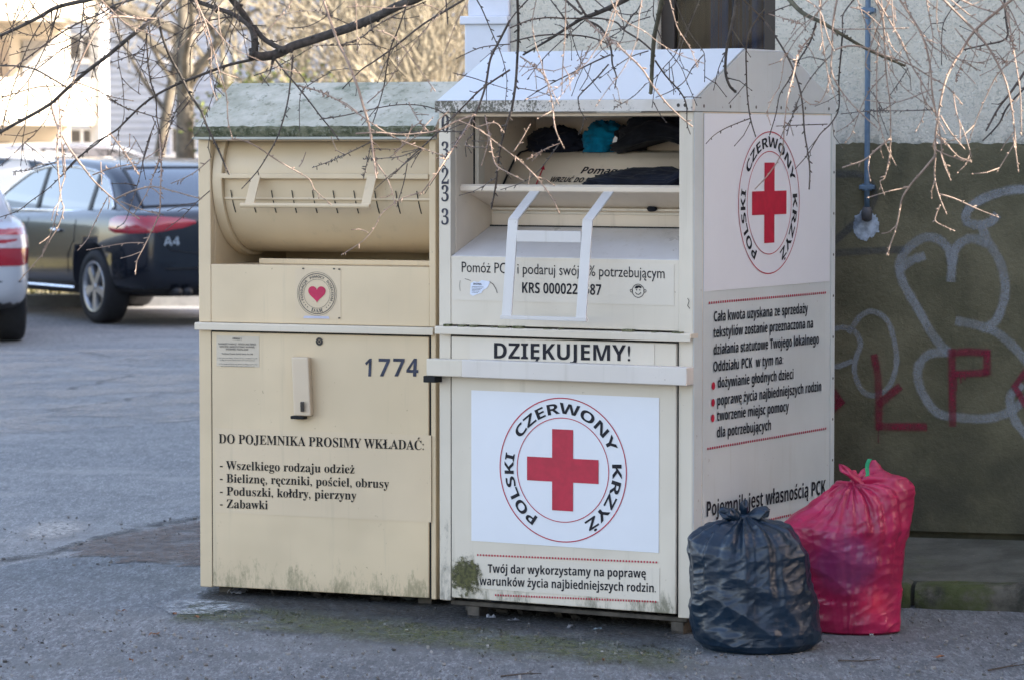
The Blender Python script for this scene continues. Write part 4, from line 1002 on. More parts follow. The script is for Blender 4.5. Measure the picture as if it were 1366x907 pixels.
def scrap(px, py, sx, sy, h, mat, name, lab, cat, grp=None, z=.003):
    p = ground(px, py); m = MB()
    m.grid(lambda i, j: (sx*(i-.5)*(1+.3*noise.noise(Vector((j*3, px, 0)))), sy*(j-.5), h*(.3+abs(noise.noise(Vector((i*3, j*3, px)))))), 6, 5)
    o = m.build(name, mat, None); so = o.modifiers.new('s', 'SOLIDIFY'); so.thickness = .0015; o.location = (p.x, p.y, z+.002); o.rotation_euler = (0, 0, px); return tag(o, lab, cat, grp)
G2 = 'litter blown under the containers'
scrap(317, 795, .05, .07, .03, PAPERM, 'paper_scrap', 'white crumpled paper under the left foot of the beige container', 'litter', G2)
scrap(684, 831, .028, .04, .012, PAPERM, 'paper_scrap', 'pink and white wrapper at the front edge under the cream container', 'litter', G2)
scrap(797, 843, .02, .03, .012, simple('pale_blue_litter', (.2, .27, .3), .4), 'paper_scrap', 'pale blue plastic scrap below the middle of the cream container', 'litter', G2)
scrap(760, 841, .012, .03, .018, PAPERM, 'paper_scrap', 'thin whitish scrap left of the pale blue one under the cream container', 'litter', G2)
scrap(655, 828, .02, .03, .018, PAPERM, 'paper_scrap', 'small pale scrap beside the front left foot of the cream container', 'litter', G2)
blot('dirt_and_painted_shade', [(262, 806), (330, 832), (470, 842), (600, 860), (680, 870), (800, 882), (1000, 890), (1000, 800), (600, 780), (300, 770)], alpha_mat('painted_under_bin_shade', (.018, .017, .015), (.22, .38), 9, .95, band=(ground(262, 806), ground(945, 868), -.30, .50)), .0135, jag=.03)  # dark sheet that paints the containers' contact shade onto the ground
# dark rubble and bottles under the containers
random.seed(21)
RUB = simple('dirty_rubble', (.045, .04, .036), .9, var=.5, scale=12, bump=.5)
m = MB()
for k in range(240):
    f = random.random(); 
    if random.random() < .5: q = (random.uniform(.1, .8), random.uniform(.08, .6)); base = (LB[0]+q[0]*math.cos(LB[2])-q[1]*math.sin(LB[2]), LB[1]+q[0]*math.sin(LB[2])+q[1]*math.cos(LB[2])); hm = .028
    else: q = (random.uniform(.05, .85), random.uniform(.1, .8)); b_ = rc_world((q[0], q[1], 0)); base = (b_.x, b_.y); hm = .04
    r = random.uniform(.008, hm*.5); mt = Matrix.Translation((base[0], base[1], r*.6)) @ Matrix.Rotation(random.uniform(0, 3), 4, (random.random(), random.random(), 1))
    m.box(-r*1.4, r*1.4, -r, r, -r*.6, r*.6, mt)
tag(m.build('rubble', RUB), kind='stuff')
m = MB(); m.lathe([(0, 0), (.022, 0), (.026, .01), (.026, .13), (.012, .17), (.011, .2), (0, .2)], 14); o = m.build('bottle', simple('dirty_glass_bottle', (.05, .06, .06), .3), None, smooth=True)
o.rotation_euler = (R(90), 0, R(-40)); bp_ = Vector(rc_world((.01, .12, 0))); o.location = (LB[0]+.80*math.cos(LB[2]), LB[1]+.80*math.sin(LB[2])+.12, .0285); o.rotation_euler = (R(90), 0, R(200))
tag(o, 'dirty bottle lying in the dark gap under the right end of the beige container', 'bottle')

# ------------------------------------------------------------------ cars
TYRE = simple('tyre_rubber', (.018, .018, .02), .75, var=.2, scale=30); RIM = simple('alloy_rim', (.55, .57, .6), .3, metal=.8, var=.05)
BLKP = simple('black_plastic', (.015, .015, .017), .5); CHR = simple('chrome', (.7, .7, .72), .15, metal=1)
def carpaint(name, col, metal=0., rough=.25):
    t = NT(name, rough, col, metal, .3, .55); t.set('Coat Roughness', .03); return t.done(col=None) if False else t.m
LAMP = simple('red_lamp_lens', (.36, .006, .02), .12, coat=1, var=.05); LAMPW = simple('clear_lamp_lens', (.55, .45, .48), .12, coat=1)
cg = NT('car_glass', .03, (.02, .028, .032), 0, .6, 1); CGLASS = cg.m
RGLASS = NT('tinted_rear_glass', .06, (.05, .075, .10), 0, .6, 1).m
CABIN = simple('pale_seat_and_far_glass', (.30, .33, .30), .8)
def wheel(parent, x, y, side, r=.325, w=.225):
    mt = Matrix.Translation((x, y, r)) @ Matrix.Rotation(R(90), 4, 'X')         # lathe axis along y
    if side > 0: mt = Matrix.Translation((x, y, r)) @ Matrix.Rotation(R(-90), 4, 'X')
    m = MB(); m.lathe([(r*.66, -w/2), (r*.9, -w/2), (r*.98, -w/2+.02), (r, -w*.3), (r, w*.3), (r*.98, w/2-.02), (r*.92, w/2), (r*.68, w/2-.004), (r*.66, w/2-.02)], 40, mt)
    ty = m.build('wheel', TYRE, parent, smooth=True)
    m = MB(); m.lathe([(r*.69, w/2-.006), (r*.68, w/2), (r*.64, w/2-.002), (r*.61, w/2-.03), (r*.60, -.06), (0, -.06)], 40, mt)
    m.lathe([(0, w/2-.004), (.028, w/2-.005), (.034, w/2-.02), (.05, w/2-.03), (0, w/2-.045)], 20, mt)
    for k in range(5):
        a = 2*math.pi*k/5+.3; c, s_ = math.cos(a), math.sin(a)
        def f(u, v, t, c=c, s_=s_): return mt @ Vector((u*c-v*s_, u*s_+v*c, t))
        m.prism([(.03, -.03), (r*.62, -.032), (r*.62, .032), (.03, .03)], f, w/2-.045, w/2-.012)
        m.prism([(r*.30, -.036), (r*.62, -.052), (r*.62, .052), (r*.30, .036)], f, w/2-.05, w/2-.022)
    m.build('rim', RIM, ty)
    m = MB(); m.lathe([(0, w/2-.062), (r*.6, w/2-.062)], 30, mt); m.build('brake_disc', BLKP, ty)
def make_car(label, paintm, kind, loc, heading, group='cars parked beside the verge', badge=None):
    root = empty('parked_car', loc, heading); tag(root, label, 'car', group)
    sed = kind == 'sedan'
    # lower body: closed cage
    ST = [(-2.34, .60, .40, .74), (-2.315, .76, .34, .84), (-2.22, .855, .28, .955 if sed else .93), (-1.95, .895, .24, .985), (-1.4, .912, .22, .975), (-.6, .915, .21, .95), (.4, .915, .21, .93), (1.1, .91, .21, .92), (1.5, .905, .22, .875), (1.95, .87, .24, .79), (2.22, .76, .28, .68), (2.33, .55, .36, .58)]
    sc_ = 1 if sed else .97
    m = MB(); ring = []
    for x, w, zb, zt in ST:
        zt += .045*max(0, min(1, (1.9-x)/1.2)); sh = zt-.075
        prof = [(0, zb), (w*.80, zb), (w*.97, zb+.08), (w, zb+.2), (w*1.0, .60 if zt > .75 else (zb+zt)/2+.03), (w*.985, sh), (w*.90, zt-.015), (w*.5, zt), (0, zt+.008)]
        ring.append([(x*sc_, y, z) for y, z in prof] + [(x*sc_, -y, z) for y, z in prof[-2:0:-1]])
    K = len(ring[0])
    for rr in ring: m.v += rr
    for i in range(len(ring)-1):
        for j in range(K): m.f.append((i*K+j, i*K+(j+1) % K, (i+1)*K+(j+1) % K, (i+1)*K+j))
    m.f.append(tuple(reversed(range(K)))); m.f.append(tuple((len(ring)-1)*K+j for j in range(K)))
    tmp = m.build('tmp', paintm, sub=2)
    # cut the wheel arches
    cut = MB()
    for x in (-1.40, 1.38):
        for sgn in (1, -1):
            cut.v, cut.f = cut.v, cut.f
            n = len(cut.v); k = 36
            for yy in (.62, 1.2):
                for j in range(k): a = 2*math.pi*j/k; cut.v.append((x+.385*math.cos(a), sgn*yy, .33+.385*math.sin(a)))
            cut.f.append(tuple(n+j for j in range(k))); cut.f.append(tuple(n+k+j for j in reversed(range(k))))
            for j in range(k): cut.f.append((n+j, n+k+j, n+k+(j+1) % k, n+(j+1) % k))
    co = cut.build('cutter', None)
    import bmesh
    bm_ = bmesh.new(); bm_.from_mesh(co.data); bmesh.ops.recalc_face_normals(bm_, faces=bm_.faces); bm_.to_mesh(co.data); bm_.free()
    bm_ = bmesh.new(); bm_.from_mesh(tmp.data); bmesh.ops.recalc_face_normals(bm_, faces=bm_.faces); bm_.to_mesh(tmp.data); bm_.free()
    bo = tmp.modifiers.new('b', 'BOOLEAN'); bo.operation = 'DIFFERENCE'; bo.object = co; bo.solver = 'EXACT'
    bpy.context.view_layer.update(); dg = bpy.context.evaluated_depsgraph_get()
    me = bpy.data.meshes.new_from_object(tmp.evaluated_get(dg)); me.name = 'body'
    bpy.data.objects.remove(tmp); bpy.data.objects.remove(co)
    me.materials.clear(); me.materials.append(paintm); me.materials.append(BLKP)
    for p in me.polygons:
        c = p.center; p.use_smooth = True; p.material_index = 0
        for x in (-1.40, 1.38):
            if math.hypot(c.x-x, c.z-.33) < .383 and abs(c.y) < .905: 
                p.material_index = 1; p.use_smooth = False
        if c.z < .36 and abs(c.x) < 1.0 or (c.z < .33): p.material_index = 1
    body = bpy.data.objects.new('body', me); COL.objects.link(body); body.parent = root
    bvh = BVHTree.FromPolygons([v.co for v in me.vertices], [tuple(p.vertices) for p in me.polygons])
    def hit(x, y, z, d, off=.006):
        for q in range(14):
            l, n, i, ds = bvh.ray_cast(Vector((x, y, z-.012*q)), Vector(d).normalized())
            if l: return l + (-Vector(d).normalized())*off
        return Vector((x, y, z))
    # greenhouse
    if sed: prof = [(-1.98, .955), (-1.80, 1.05), (-1.55, 1.19), (-1.28, 1.315), (-1.0, 1.39), (-.6, 1.432), (-.1, 1.445), (.3, 1.425), (.6, 1.35), (.9, 1.21), (1.2, 1.05), (1.42, .93)]
    else: prof = [(-2.16, .95), (-2.10, 1.10), (-2.0, 1.27), (-1.90, 1.39), (-1.6, 1.44), (-.9, 1.475), (-.1, 1.475), (.3, 1.445), (.6, 1.365), (.9, 1.22), (1.2, 1.05), (1.42, .93)]
    PR = smooth_pts(prof, 5); 
    def hz(x):
        for a, b in zip(PR, PR[1:]):
            if a[0] <= x <= b[0]: return a[1] + (b[1]-a[1])*(x-a[0])/max(1e-6, b[0]-a[0])
        return .93
    ZB = .90; YB = .80; YT = .595
    def sidey(x, z): return YB + (YT-YB)*(z-ZB)/(1.43-ZB) - .04*max(0, (abs(x+.3)-1.2))
    m = MB(); K = 0
    for x, h in PR:
        he = max(h-.045, ZB+.01); ys = sidey(x, he)
        sec = [(sidey(x, ZB), ZB), (sidey(x, (ZB+he)/2), (ZB+he)/2), (ys, he), (ys-.03, h-.022), (ys-.10, h-.007), (ys*.5, h+.004), (0, h+.008)]
        sec = sec + [(-y, z) for y, z in sec[-2::-1]]; K = len(sec)
        m.v += [(x*sc_, y, z) for y, z in sec]
    for i in range(len(PR)-1):
        for j in range(K-1): m.f.append((i*K+j, (i+1)*K+j, (i+1)*K+j+1, i*K+j+1))
    cab = m.build('cabin', paintm, root, smooth=True)
    # side windows
    xr = -1.62 if sed else -2.0
    def sw(sgn, pts, mat, name, off, par=None):
        m = MB(); P = [((x*sc_), sgn*(sidey(x, z)+off), z) for x, z in pts]; m.face(P if sgn < 0 else P[::-1]); return m.build(name, mat, par or root)
    top = [(x, hz(x)-.075) for x in (.72, .5, .2, -.1, -.5, -.9, -1.1, -1.28)] if sed else [(x, hz(x)-.075) for x in (.72, .5, .2, -.1, -.5, -.9, -1.4, -1.80)]
    for sgn in (1, -1):
        rear = [(-1.42, 1.14), (-1.55, 1.02), (-1.50, .975)] if sed else [(-1.98, 1.18), (-2.02, 1.04), (-1.95, .985)]
        outl = [(1.18, .965), (.95, 1.12)] + top + rear
        m = MB()
        sw(sgn, outl, CGLASS, 'side_window', .006)
        m = MB(); P = [(x*sc_, sgn*(sidey(x, z)+.010), z) for x, z in outl]; m.tube(P+[P[0]], .011, 6, False); m.build('window_trim', CHR, root, smooth=True)
        for xx, tl in ((.10, .03), (-1.06, .02)):
            m = MB(); z1 = hz(xx+.02)-.08; m.face([((xx-.035)*sc_, sgn*(sidey(xx, .97)+.012), .97), ((xx+.035)*sc_, sgn*(sidey(xx, .97)+.012), .97), ((xx+.035+tl)*sc_, sgn*(sidey(xx, z1)+.012), z1), ((xx-.035+tl)*sc_, sgn*(sidey(xx, z1)+.012), z1)]); m.build('pillar', BLKP, root)
        # handles, mirror, door seams
        for xx in (-.62, .42):
            m = MB(); q = hit(xx*sc_, sgn*1.5, .80, (0, -sgn, 0), .02); m.tube([(q.x-.11, q.y, q.z), (q.x, q.y+.012*sgn, q.z+.006), (q.x+.11, q.y, q.z)], [.012, .018, .012], 8); m.build('door_handle', CHR, root, smooth=True)
        for xx in (-1.02, .05, 1.12):
            m = MB(); P = [hit((xx-(.12 if (xx < -1 and z < .62) else 0)*-1)*sc_, sgn*1.5, z, (0, -sgn, 0), .002) for z in (.32, .45, .6, .72, .84, .9)]; m.tube(P, .004, 4); m.build('door_seam', BLKP, root)
        m = MB(); m.tube([(1.02, sgn*.86, .98), (1.02, sgn*.97, .99), (1.0, sgn*1.04, 1.01)], [.03, .085, .05], 10); m.build('mirror', paintm, root, smooth=True)
        m = MB(); P = [hit(x, sgn*1.5, .30, (0, -sgn, 0), .01) for x in (-.95, -.4, .2, .9)]; m.tube(P, .012, 4); m.build('sill_trim', CHR if sed else BLKP, root)
    # rear window
    a, b = ((-1.86, -1.20) if sed else (-2.125, -1.90))
    def rw(i, j):
        x = a+(b-a)*i; y = (j-.5)*2*(sidey(x, max(hz(x)-.045, ZB+.02))-.135); return (x*sc_, y, hz(x)+.013-.02*(2*j-1)**4*.5)
    m = MB(); m.grid(rw, 10, 12); rwo = m.build('rear_window', RGLASS, root, smooth=True)
    m = MB(); P = [rw(0, j/8) for j in range(9)]+[rw(i/6, 1) for i in range(1, 7)]+[rw(1, 1-j/8) for j in range(1, 9)]+[rw(1-i/6, 0) for i in range(1, 7)]; m.tube(P, .014, 6, False); m.build('rubber_seal', BLKP, rwo, smooth=True)
    # wheels
    for x in (-1.40, 1.38):
        for sgn in (1, -1): wheel(root, x, sgn*.785, sgn)
    # tail lamps wrapped round the rear corners
    for sgn in (1, -1):
        if sed: tab = [(0, .82, .925), (.12, .80, .945), (.35, .80, .95), (.6, .81, .95), (.85, .845, .935), (1, .885, .91)]; az0, az1 = 76, 14
        else: tab = [(0, .66, 1.02), (.2, .64, 1.0), (.5, .62, .97), (.8, .62, .93), (1, .63, .90)]; az0, az1 = 66, 22
        m = MB(); NN = 22
        for i in range(NN+1):
            t_ = i/NN; a_ = R(az0+(az1-az0)*t_); 
            zl, zh = interp(tab, t_)
            for k in range(6):
                z = zl+(zh-zl)*k/5; d = Vector((math.cos(a_), -sgn*math.sin(a_), 0)); o_ = Vector((-1.55, sgn*.15, z))-d*3
                q = hit(o_.x, o_.y, o_.z, d, .012 if 0 < k < 5 else .004); m.v.append(tuple(q))
        for i in range(NN):
            for k in range(5): m.f.append((i*6+k, (i+1)*6+k, (i+1)*6+k+1, i*6+k+1))
        tl = m.build('tail_light', LAMP, root, smooth=True)
        if not sed:
            m = MB()
            for i in range(2, 18):
                for k in (0, 1):
                    t_ = i/NN; a_ = R(az0+(az1-az0)*t_); z = .76 + .10*k; d = Vector((math.cos(a_), -sgn*math.sin(a_), 0)); o_ = Vector((-1.55, sgn*.15, z))-d*3; m.v.append(tuple(hit(o_.x, o_.y, o_.z, d, .016)))
            for i in range(15): m.f.append((2*i, 2*i+2, 2*i+3, 2*i+1))
            m.build('lens_band', LAMPW, tl, smooth=True)
    # boot seam, plate, bumper crease, exhausts
    m = MB(); P = [hit(-3, y, z, (1, 0, 0), .002) for y, z in ((-.70, .80), (-.60, .66), (-.3, .62), (0, .62), (.3, .62), (.60, .66), (.70, .80))]; m.tube(P, .005, 4)
    m.build('boot_seam', BLKP, root)
    m = MB(); P = [hit(-3, y, .50, (1, 0, 0), .006) for y in (-.8, -.6, -.3, 0, .3, .6, .8)]; m.tube(P, .008, 4); m.build('bumper_crease', BLKP, root)
    for y in ((.52, .42) if sed else (-.5,)):
        m = MB(); m.tube([(-2.1, y, .30), (-2.335, y, .30)], .038, 14); m.build('exhaust', BLKP, root, smooth=True)
    m = MB(); q = hit(-3, 0, .74, (1, 0, 0), .008); m.box(q.x-.006, q.x, -.26, .26, .68, .79); m.build('number_plate', simple('plate_white', (.7, .7, .7), .5), root)
    if badge:
        m = MB(); A = [hit(-3, y, .70, (1, 0, 0), .008) for y in (.66, .50)]
        ux = (A[1]-A[0]); ux.z = 0; ux.normalize()
        text_to(m, 'bold', badge, (0, 0), .15, .075, lambda u, v: tuple(A[0]+ux*u+Vector((-.006, 0, v)))); m.build('badge', CHR, root)
    return root
make_car('black saloon car parked behind the silver car, left of the beige container', carpaint('black_car_paint', (.008, .012, .020)), 'sedan', (-3.61, 31.75, 0), R(90+31), badge='A4')
make_car('silver estate car at the left edge, only its rear corner in view', carpaint('silver_car_paint', (.50, .52, .56), .25, .3), 'wagon', (-5.12, 28.7, 0), R(90+14))
make_car('white car parked further off, seen above and between the silver and the black car', carpaint('white_car_paint', (.62, .62, .6)), 'wagon', (-7.6, 46.5, 0), R(90+70), 'cars parked far behind')
make_car('grey car far behind, only its roof and windows showing over the black car', carpaint('grey_car_paint', (.30, .31, .32)), 'wagon', (-6.9, 56, 0.12), R(90-60), 'cars parked far behind')

# ------------------------------------------------------------------ houses behind
def facade(name, label, loc, rz, w, h, dep, wall, rows, cols, wz0, dz, wx0_, dx, ww, wh, extra=None, winm=None):
    b = empty(name, loc, rz); tag(b, label, 'building')
    m = MB(); xs = sorted(set([0, w]+[v for c in cols for v in (wx0_+c*dx, wx0_+c*dx+ww)])); zs = sorted(set([0, h]+[v for r_ in rows for v in (wz0+r_*dz, wz0+r_*dz+wh)]))
    def isw(xm, zm): return any(abs(xm-(wx0_+c*dx+ww/2)) < ww/2 for c in cols) and any(abs(zm-(wz0+r_*dz+wh/2)) < wh/2 for r_ in rows)
    for x0_, x1_ in zip(xs, xs[1:]):
        for z0_, z1_ in zip(zs, zs[1:]):
            if not isw((x0_+x1_)/2, (z0_+z1_)/2): m.box(x0_, x1_, 0, .3, z0_, z1_)
    m.box(0, .3, .301, dep, 0, h); m.box(w-.3, w, .301, dep, 0, h); m.box(.3, w-.3, dep-.3, dep, 0, h); m.build('wall', wall, b)
    m = MB(); m.box(-.3, w+.3, -.4, dep+.3, h, h+.3); m.build('roof', simple('far_roof', (.12, .1, .09), .9), b)
    WF = simple('white_window_frame', (.6, .62, .65), .6); GLS = NT('far_window_glass', .08, (.035, .035, .04)).m
    for r_ in rows:
        for c in cols:
            x0_, z0_ = wx0_+c*dx, wz0+r_*dz
            m = MB(); m.box(x0_+.0, x0_+.07, .08, .16, z0_, z0_+wh); m.box(x0_+ww-.07, x0_+ww, .08, .16, z0_, z0_+wh); m.box(x0_+.07, x0_+ww-.07, .08, .16, z0_, z0_+.07); m.box(x0_+.07, x0_+ww-.07, .08, .16, z0_+wh-.07, z0_+wh); m.box(x0_+ww/2-.04, x0_+ww/2+.04, .08, .16, z0_+.07, z0_+wh-.07)
            f = m.build('window', WF, b); m = MB(); m.box(x0_+.07, x0_+ww-.07, .11, .13, z0_+.07, z0_+wh-.07); m.build('pane', GLS, f)
            if r_ >= 0: m = MB(); m.box(x0_-.1, x0_+ww+.1, -.08, .079, z0_-.08, z0_-.002); m.build('sill', WF, f)
    return b
# pale blue boarded house in the middle distance
t = NT('pale_blue_boarding', .8); c = t.mix(t.ramp(t.noise(1.2, 4), .3, .7), (.22, .27, .37), (.26, .31, .41)); 
sv = t.n.new('ShaderNodeTexWave'); sv.bands_direction = 'Z'; sv.inputs['Scale'].default_value = 1.6; t.l.new(t.coord(), sv.inputs['Vector']); c = t.mix(t.ramp(sv.outputs['Fac'], .0, .22, .45, 0), c, (.13, .17, .26)); t.bump(sv.outputs['Fac'], .6, .05); SIDING = t.done(c)
facade('boarded_house', 'pale blue boarded house behind the bare trees in the middle distance', (-16.5, 97, 0), R(-15), 26, 13, 10, SIDING, (0, 1, 2, 3), range(0, 7), 1.3, 2.6, 4.3, 3.0, .8, .75)
# sunlit balcony block on the left
CREAMW = simple('sunlit_cream_render', (.56, .50, .40), .85, var=.06, scale=1.5); WPAR = simple('white_balcony_panel', (.78, .76, .72), .8, var=.04, scale=2); BEI = simple('beige_balcony_screen', (.52, .45, .34), .8, var=.1, scale=3)
hb_ = empty('balcony_block', (-20.0, 81.0, 0), R(36)); tag(hb_, 'cream block of flats with white balconies standing in full sun at the far left', 'building')
BWd, BH = 12.0, 14
m = MB(); m.box(0, BWd, 2.0, 10, 0, BH); m.build('wall', CREAMW, hb_)
m = MB(); m.box(-.3, BWd+.3, -.4, 10.3, BH, BH+.3); m.build('roof', simple('flat_roof', (.2, .2, .2), .9), hb_)
GBD = simple('grey_balcony_door', (.25, .24, .22), .5)
for k in range(5):
    z = -.55+k*2.62
    m = MB(); m.box(0, BWd, 0, 1.99, z, z+.22); m.build('balcony_slab', CREAMW, hb_)
    for (xa, xb) in ((.2, 3.9), (4.2, 8.0), (8.3, 11.6)):
        m = MB(); m.box(xa, xb, -.06, .0, z+.10, z+1.18); m.build('balcony_panel', WPAR if xa < 8 else BEI, hb_)
    for xa in (.9, 4.9, 8.9):
        m = MB(); m.box(xa, xa+1.3, 1.93, 1.985, z+1.0, z+2.2); f = m.build('window', simple('brown_window_glass', (.12, .10, .09), .2), hb_)
    for xa in (2.6, 6.8, 10.6): m = MB(); m.box(xa, xa+.9, 1.93, 1.985, z+.23, z+2.2); m.build('balcony_door', GBD, hb_)
for xa in (-.02, 3.95, 8.02, 11.7):
    m = MB(); m.box(xa, xa+.26, -.12, .4, 0, BH-.002); m.build('balcony_post', WPAR, hb_)
m = MB()
for (z, x) in ((1.2, 1.0), (1.25, 3.0), (3.85, 5.5)):
    m.tube([(x, .4, z+.2), (x+.15, .4, z+.5), (x+.3, .4, z+.3)], [.2, .3, .15], 8)
m.build('balcony_plant', simple('dry_plant', (.25, .16, .08), .9), hb_)

# unseen hedge, added so the black car reflects something dark
rng = random.Random(9); hv = empty('added_dark_hedge', (-20, 44, 0), R(-24)); tag(hv, 'unseen long dark evergreen hedge, added to darken what the parked cars reflect', 'hedge')
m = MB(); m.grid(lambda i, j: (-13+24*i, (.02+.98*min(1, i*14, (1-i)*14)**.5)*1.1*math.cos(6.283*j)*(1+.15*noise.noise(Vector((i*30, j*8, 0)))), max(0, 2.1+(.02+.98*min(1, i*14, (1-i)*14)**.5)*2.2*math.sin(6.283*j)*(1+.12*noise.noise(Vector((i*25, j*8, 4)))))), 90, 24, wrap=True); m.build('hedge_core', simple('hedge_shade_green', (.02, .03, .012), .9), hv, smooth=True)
m = MB()
for q in range(9000):
    a = rng.uniform(-.4, 3.5); x_ = rng.uniform(-13, 11); p = Vector((x_, 1.15*math.cos(a), max(.05, 2.1+2.25*math.sin(a)))); s_ = rng.uniform(.04, .09); u_ = Vector((rng.uniform(-1, 1), rng.uniform(-1, 1), rng.uniform(-1, 1))).normalized(); w_ = u_.orthogonal().normalized()
    m.face([p-u_*s_, p-w_*s_*.6, p+u_*s_, p+w_*s_*.6])
m.build('foliage', simple('added_hedge_leaf', (.045, .065, .02), .7, var=.5, scale=3), hv)

# ------------------------------------------------------------------ trees and shrubs behind
def grow(mb, p, d, L, r, lvl, rng, spread=.6, kids=(3, 5), up=.1, minr=.004, k=5, tips=None):
    n = 4; pts = [Vector(p)]; rad = [r]; d = Vector(d).normalized()
    for i in range(n):
        d = (d + Vector((rng.uniform(-1, 1), rng.uniform(-1, 1), rng.uniform(-.6, 1)))*.16 + Vector((0, 0, up*.3))).normalized()
        pts.append(pts[-1]+d*L/n); rad.append(max(minr, r*(1-.6*(i+1)/n)))
    mb.tube(pts, rad, k if r > .03 else 3, False)
    if tips is not None and lvl <= 1: tips += pts[2:]
    if lvl <= 0: return
    for q in range(rng.randint(*kids)):
        f = rng.uniform(.3, 1); i = min(int(f*n), n-1); b = pts[i].lerp(pts[i+1], f*n-i) if f < 1 else pts[-1]
        s_ = d.orthogonal().normalized(); s_.rotate(Matrix.Rotation(rng.uniform(0, 6.28), 3, d)); nd = (d*(1-spread*.5)+s_*spread*rng.uniform(.6, 1.3)).normalized()
        grow(mb, b, nd, L*rng.uniform(.5, .8), max(minr, rad[i]*.6), lvl-1, rng, spread, kids, up, minr, k, tips)
BK1 = simple('grey_brown_bark', (.13, .11, .08), .9, var=.4, scale=6); BK2 = simple('olive_yellow_bark', (.19, .165, .115), .9, var=.4, scale=4)
def bgtree(x, y, h, r, seed, label, mat, lvl=4, grp='bare trees behind the cars', lean=(0, 0), minr=.009, kids=(3, 5)):
    rng = random.Random(seed); root = empty('bare_tree', (x, y, 0)); tag(root, label, 'tree', grp)
    th = h*.38; top = Vector((lean[0], lean[1], th))
    m = MB(); m.tube([(0, 0, -.1), (lean[0]*.3, 0, th*.35), (lean[0]*.7, lean[1]*.7, th*.75), top], [r*1.3, r, r*.85, r*.7], 10); m.build('trunk', mat, root, smooth=True)
    m = MB()
    for q in range(6):
        a = q*1.05+rng.random(); zz = rng.uniform(.55, 1)
        grow(m, Vector((0, 0, 0)).lerp(top, zz), (math.cos(a)*.8, math.sin(a)*.8, rng.uniform(.35, 1)), h*.34, r*.5, lvl-1, rng, .75, kids, .12, minr)
    grow(m, top, (0, 0, 1), h*.42, r*.6, lvl, rng, .65, kids, .2, minr)
    m.build('crown', mat, root)
p_ = lambda px, Y: (at(px, 195, Y).x, Y)
bgtree(*p_(247, 52), 9.5, .15, 1, 'bare tree with a straight pale trunk just left above the mossy container roof', BK1)
bgtree(*p_(196, 60), 9, .10, 2, 'thin bare tree close beside the corner of the balcony block', BK1, lean=(.6, 0))
bgtree(*p_(330, 58), 8, .09, 3, 'bare tree with crossing olive twigs above the middle of the beige container', BK2, 3, lean=(-.4, 0))
bgtree(*p_(400, 64), 8.5, .09, 7, 'bare olive tree just left of the golden shrubs', BK2, 3)
def leafcloud(mb, pts, n, rng, sz, spread):
    for q in range(n):
        p = rng.choice(pts)+Vector((rng.gauss(0, spread), rng.gauss(0, spread), rng.gauss(0, spread))); s_ = sz*rng.uniform(.5, 1.3)
        a = Vector((rng.uniform(-1, 1), rng.uniform(-1, 1), rng.uniform(-1, 1))).normalized(); b = a.orthogonal().normalized()*s_; a = a.cross(b).normalized()*s_*.6
        mb.face([p-b, p-a, p+b, p+a])
def shrub(x, y, h, seed, label, leafm, stemm, n=1500, grp='golden shrubs behind the containers', stems=8, sz=.045, width=.5):
    rng = random.Random(seed); root = empty('shrub', (x, y, 0)); tag(root, label, 'shrub', grp); m = MB(); tips = []
    for q in range(stems):
        a = rng.uniform(0, 6.28); grow(m, (rng.uniform(-.4, .4), rng.uniform(-.3, .3), 0), (math.cos(a)*width, math.sin(a)*width, 1), h*.55, .045, 3, rng, .6, (2, 4), .25, .010, 4, tips)
    m.build('stems', stemm, root); m = MB(); leafcloud(m, tips, n, rng, sz, .16); m.build('foliage', leafm, root)
GOLD = simple('dry_golden_leaf', (.29, .25, .18), .8, var=.45, scale=3); PINKB = simple('pinkish_bud_haze', (.27, .235, .20), .8, var=.4, scale=3); GRN = simple('evergreen_leaf', (.10, .12, .02), .7, var=.5, scale=4)
for i, (px, Y, h, lf, lab) in enumerate(((478, 56, 5.5, PINKB, 'pinkish brown shrub at the left end of the shrub row'), (512, 49, 5.2, GOLD, 'golden shrub right above the middle of the beige container roof'),
      (548, 55, 5.6, PINKB, 'pinkish brown shrub between two golden ones'), (582, 50, 5.2, GOLD, 'golden shrub with yellow stems near the corner of the wall'), (618, 54, 5.8, GOLD, 'golden shrub closest to the white corner of the house'), (540, 62, 6.4, PINKB, 'tall pinkish shrub at the back of the row'), (650, 60, 6, GOLD, 'golden shrub half hidden behind the white corner of the house'))):
    x, y = p_(px, Y); shrub(x, y, h, 30+i, lab, lf, BK2, 420, sz=.028)
x, y = p_(402, 52); shrub(x, y, 2.6, 77, 'low dark green evergreen shrub right behind the mossy container roof', GRN, BK2, 4200, 'evergreen shrub', 8, .05, .35)

# ------------------------------------------------------------------ the overhanging bare tree
def bark():
    t = NT('twig_bark', .75)
    c = t.mix(t.ramp(t.noise(25, 5), .3, .7), (.22, .155, .115), (.36, .26, .20)); t.bump(t.noise(160, 4), .6, .003); return t.done(c)
BARK = bark(); BARKT = simple('painted_shade_twig_bark', (.085, .068, .058), .8, var=.35, scale=30); BARKD = simple('old_branch_bark', (.06, .05, .042), .85, var=.45, scale=40, bump=.6); BARKG = simple('greenish_branch_bark', (.10, .095, .065), .85, var=.35, scale=30, bump=.5)  # BARKT is the twig bark again, darker, with shade painted into its colour
FR_ = {'A': (0, 0, 3.944), 'B': (340, 0, 3.944), 'C': (680, 0, 3.944), 'D': (1020, 0, 3.942), 'E': (0, 180, 4.536), 'F': (400, 150, 4.533), 'G': (1120, 150, 4.537), 'K': (570, 130, 2.834)}
N_, L_ = 10.15, 8.8      # depths: in the building's shade, in the sun in front of it
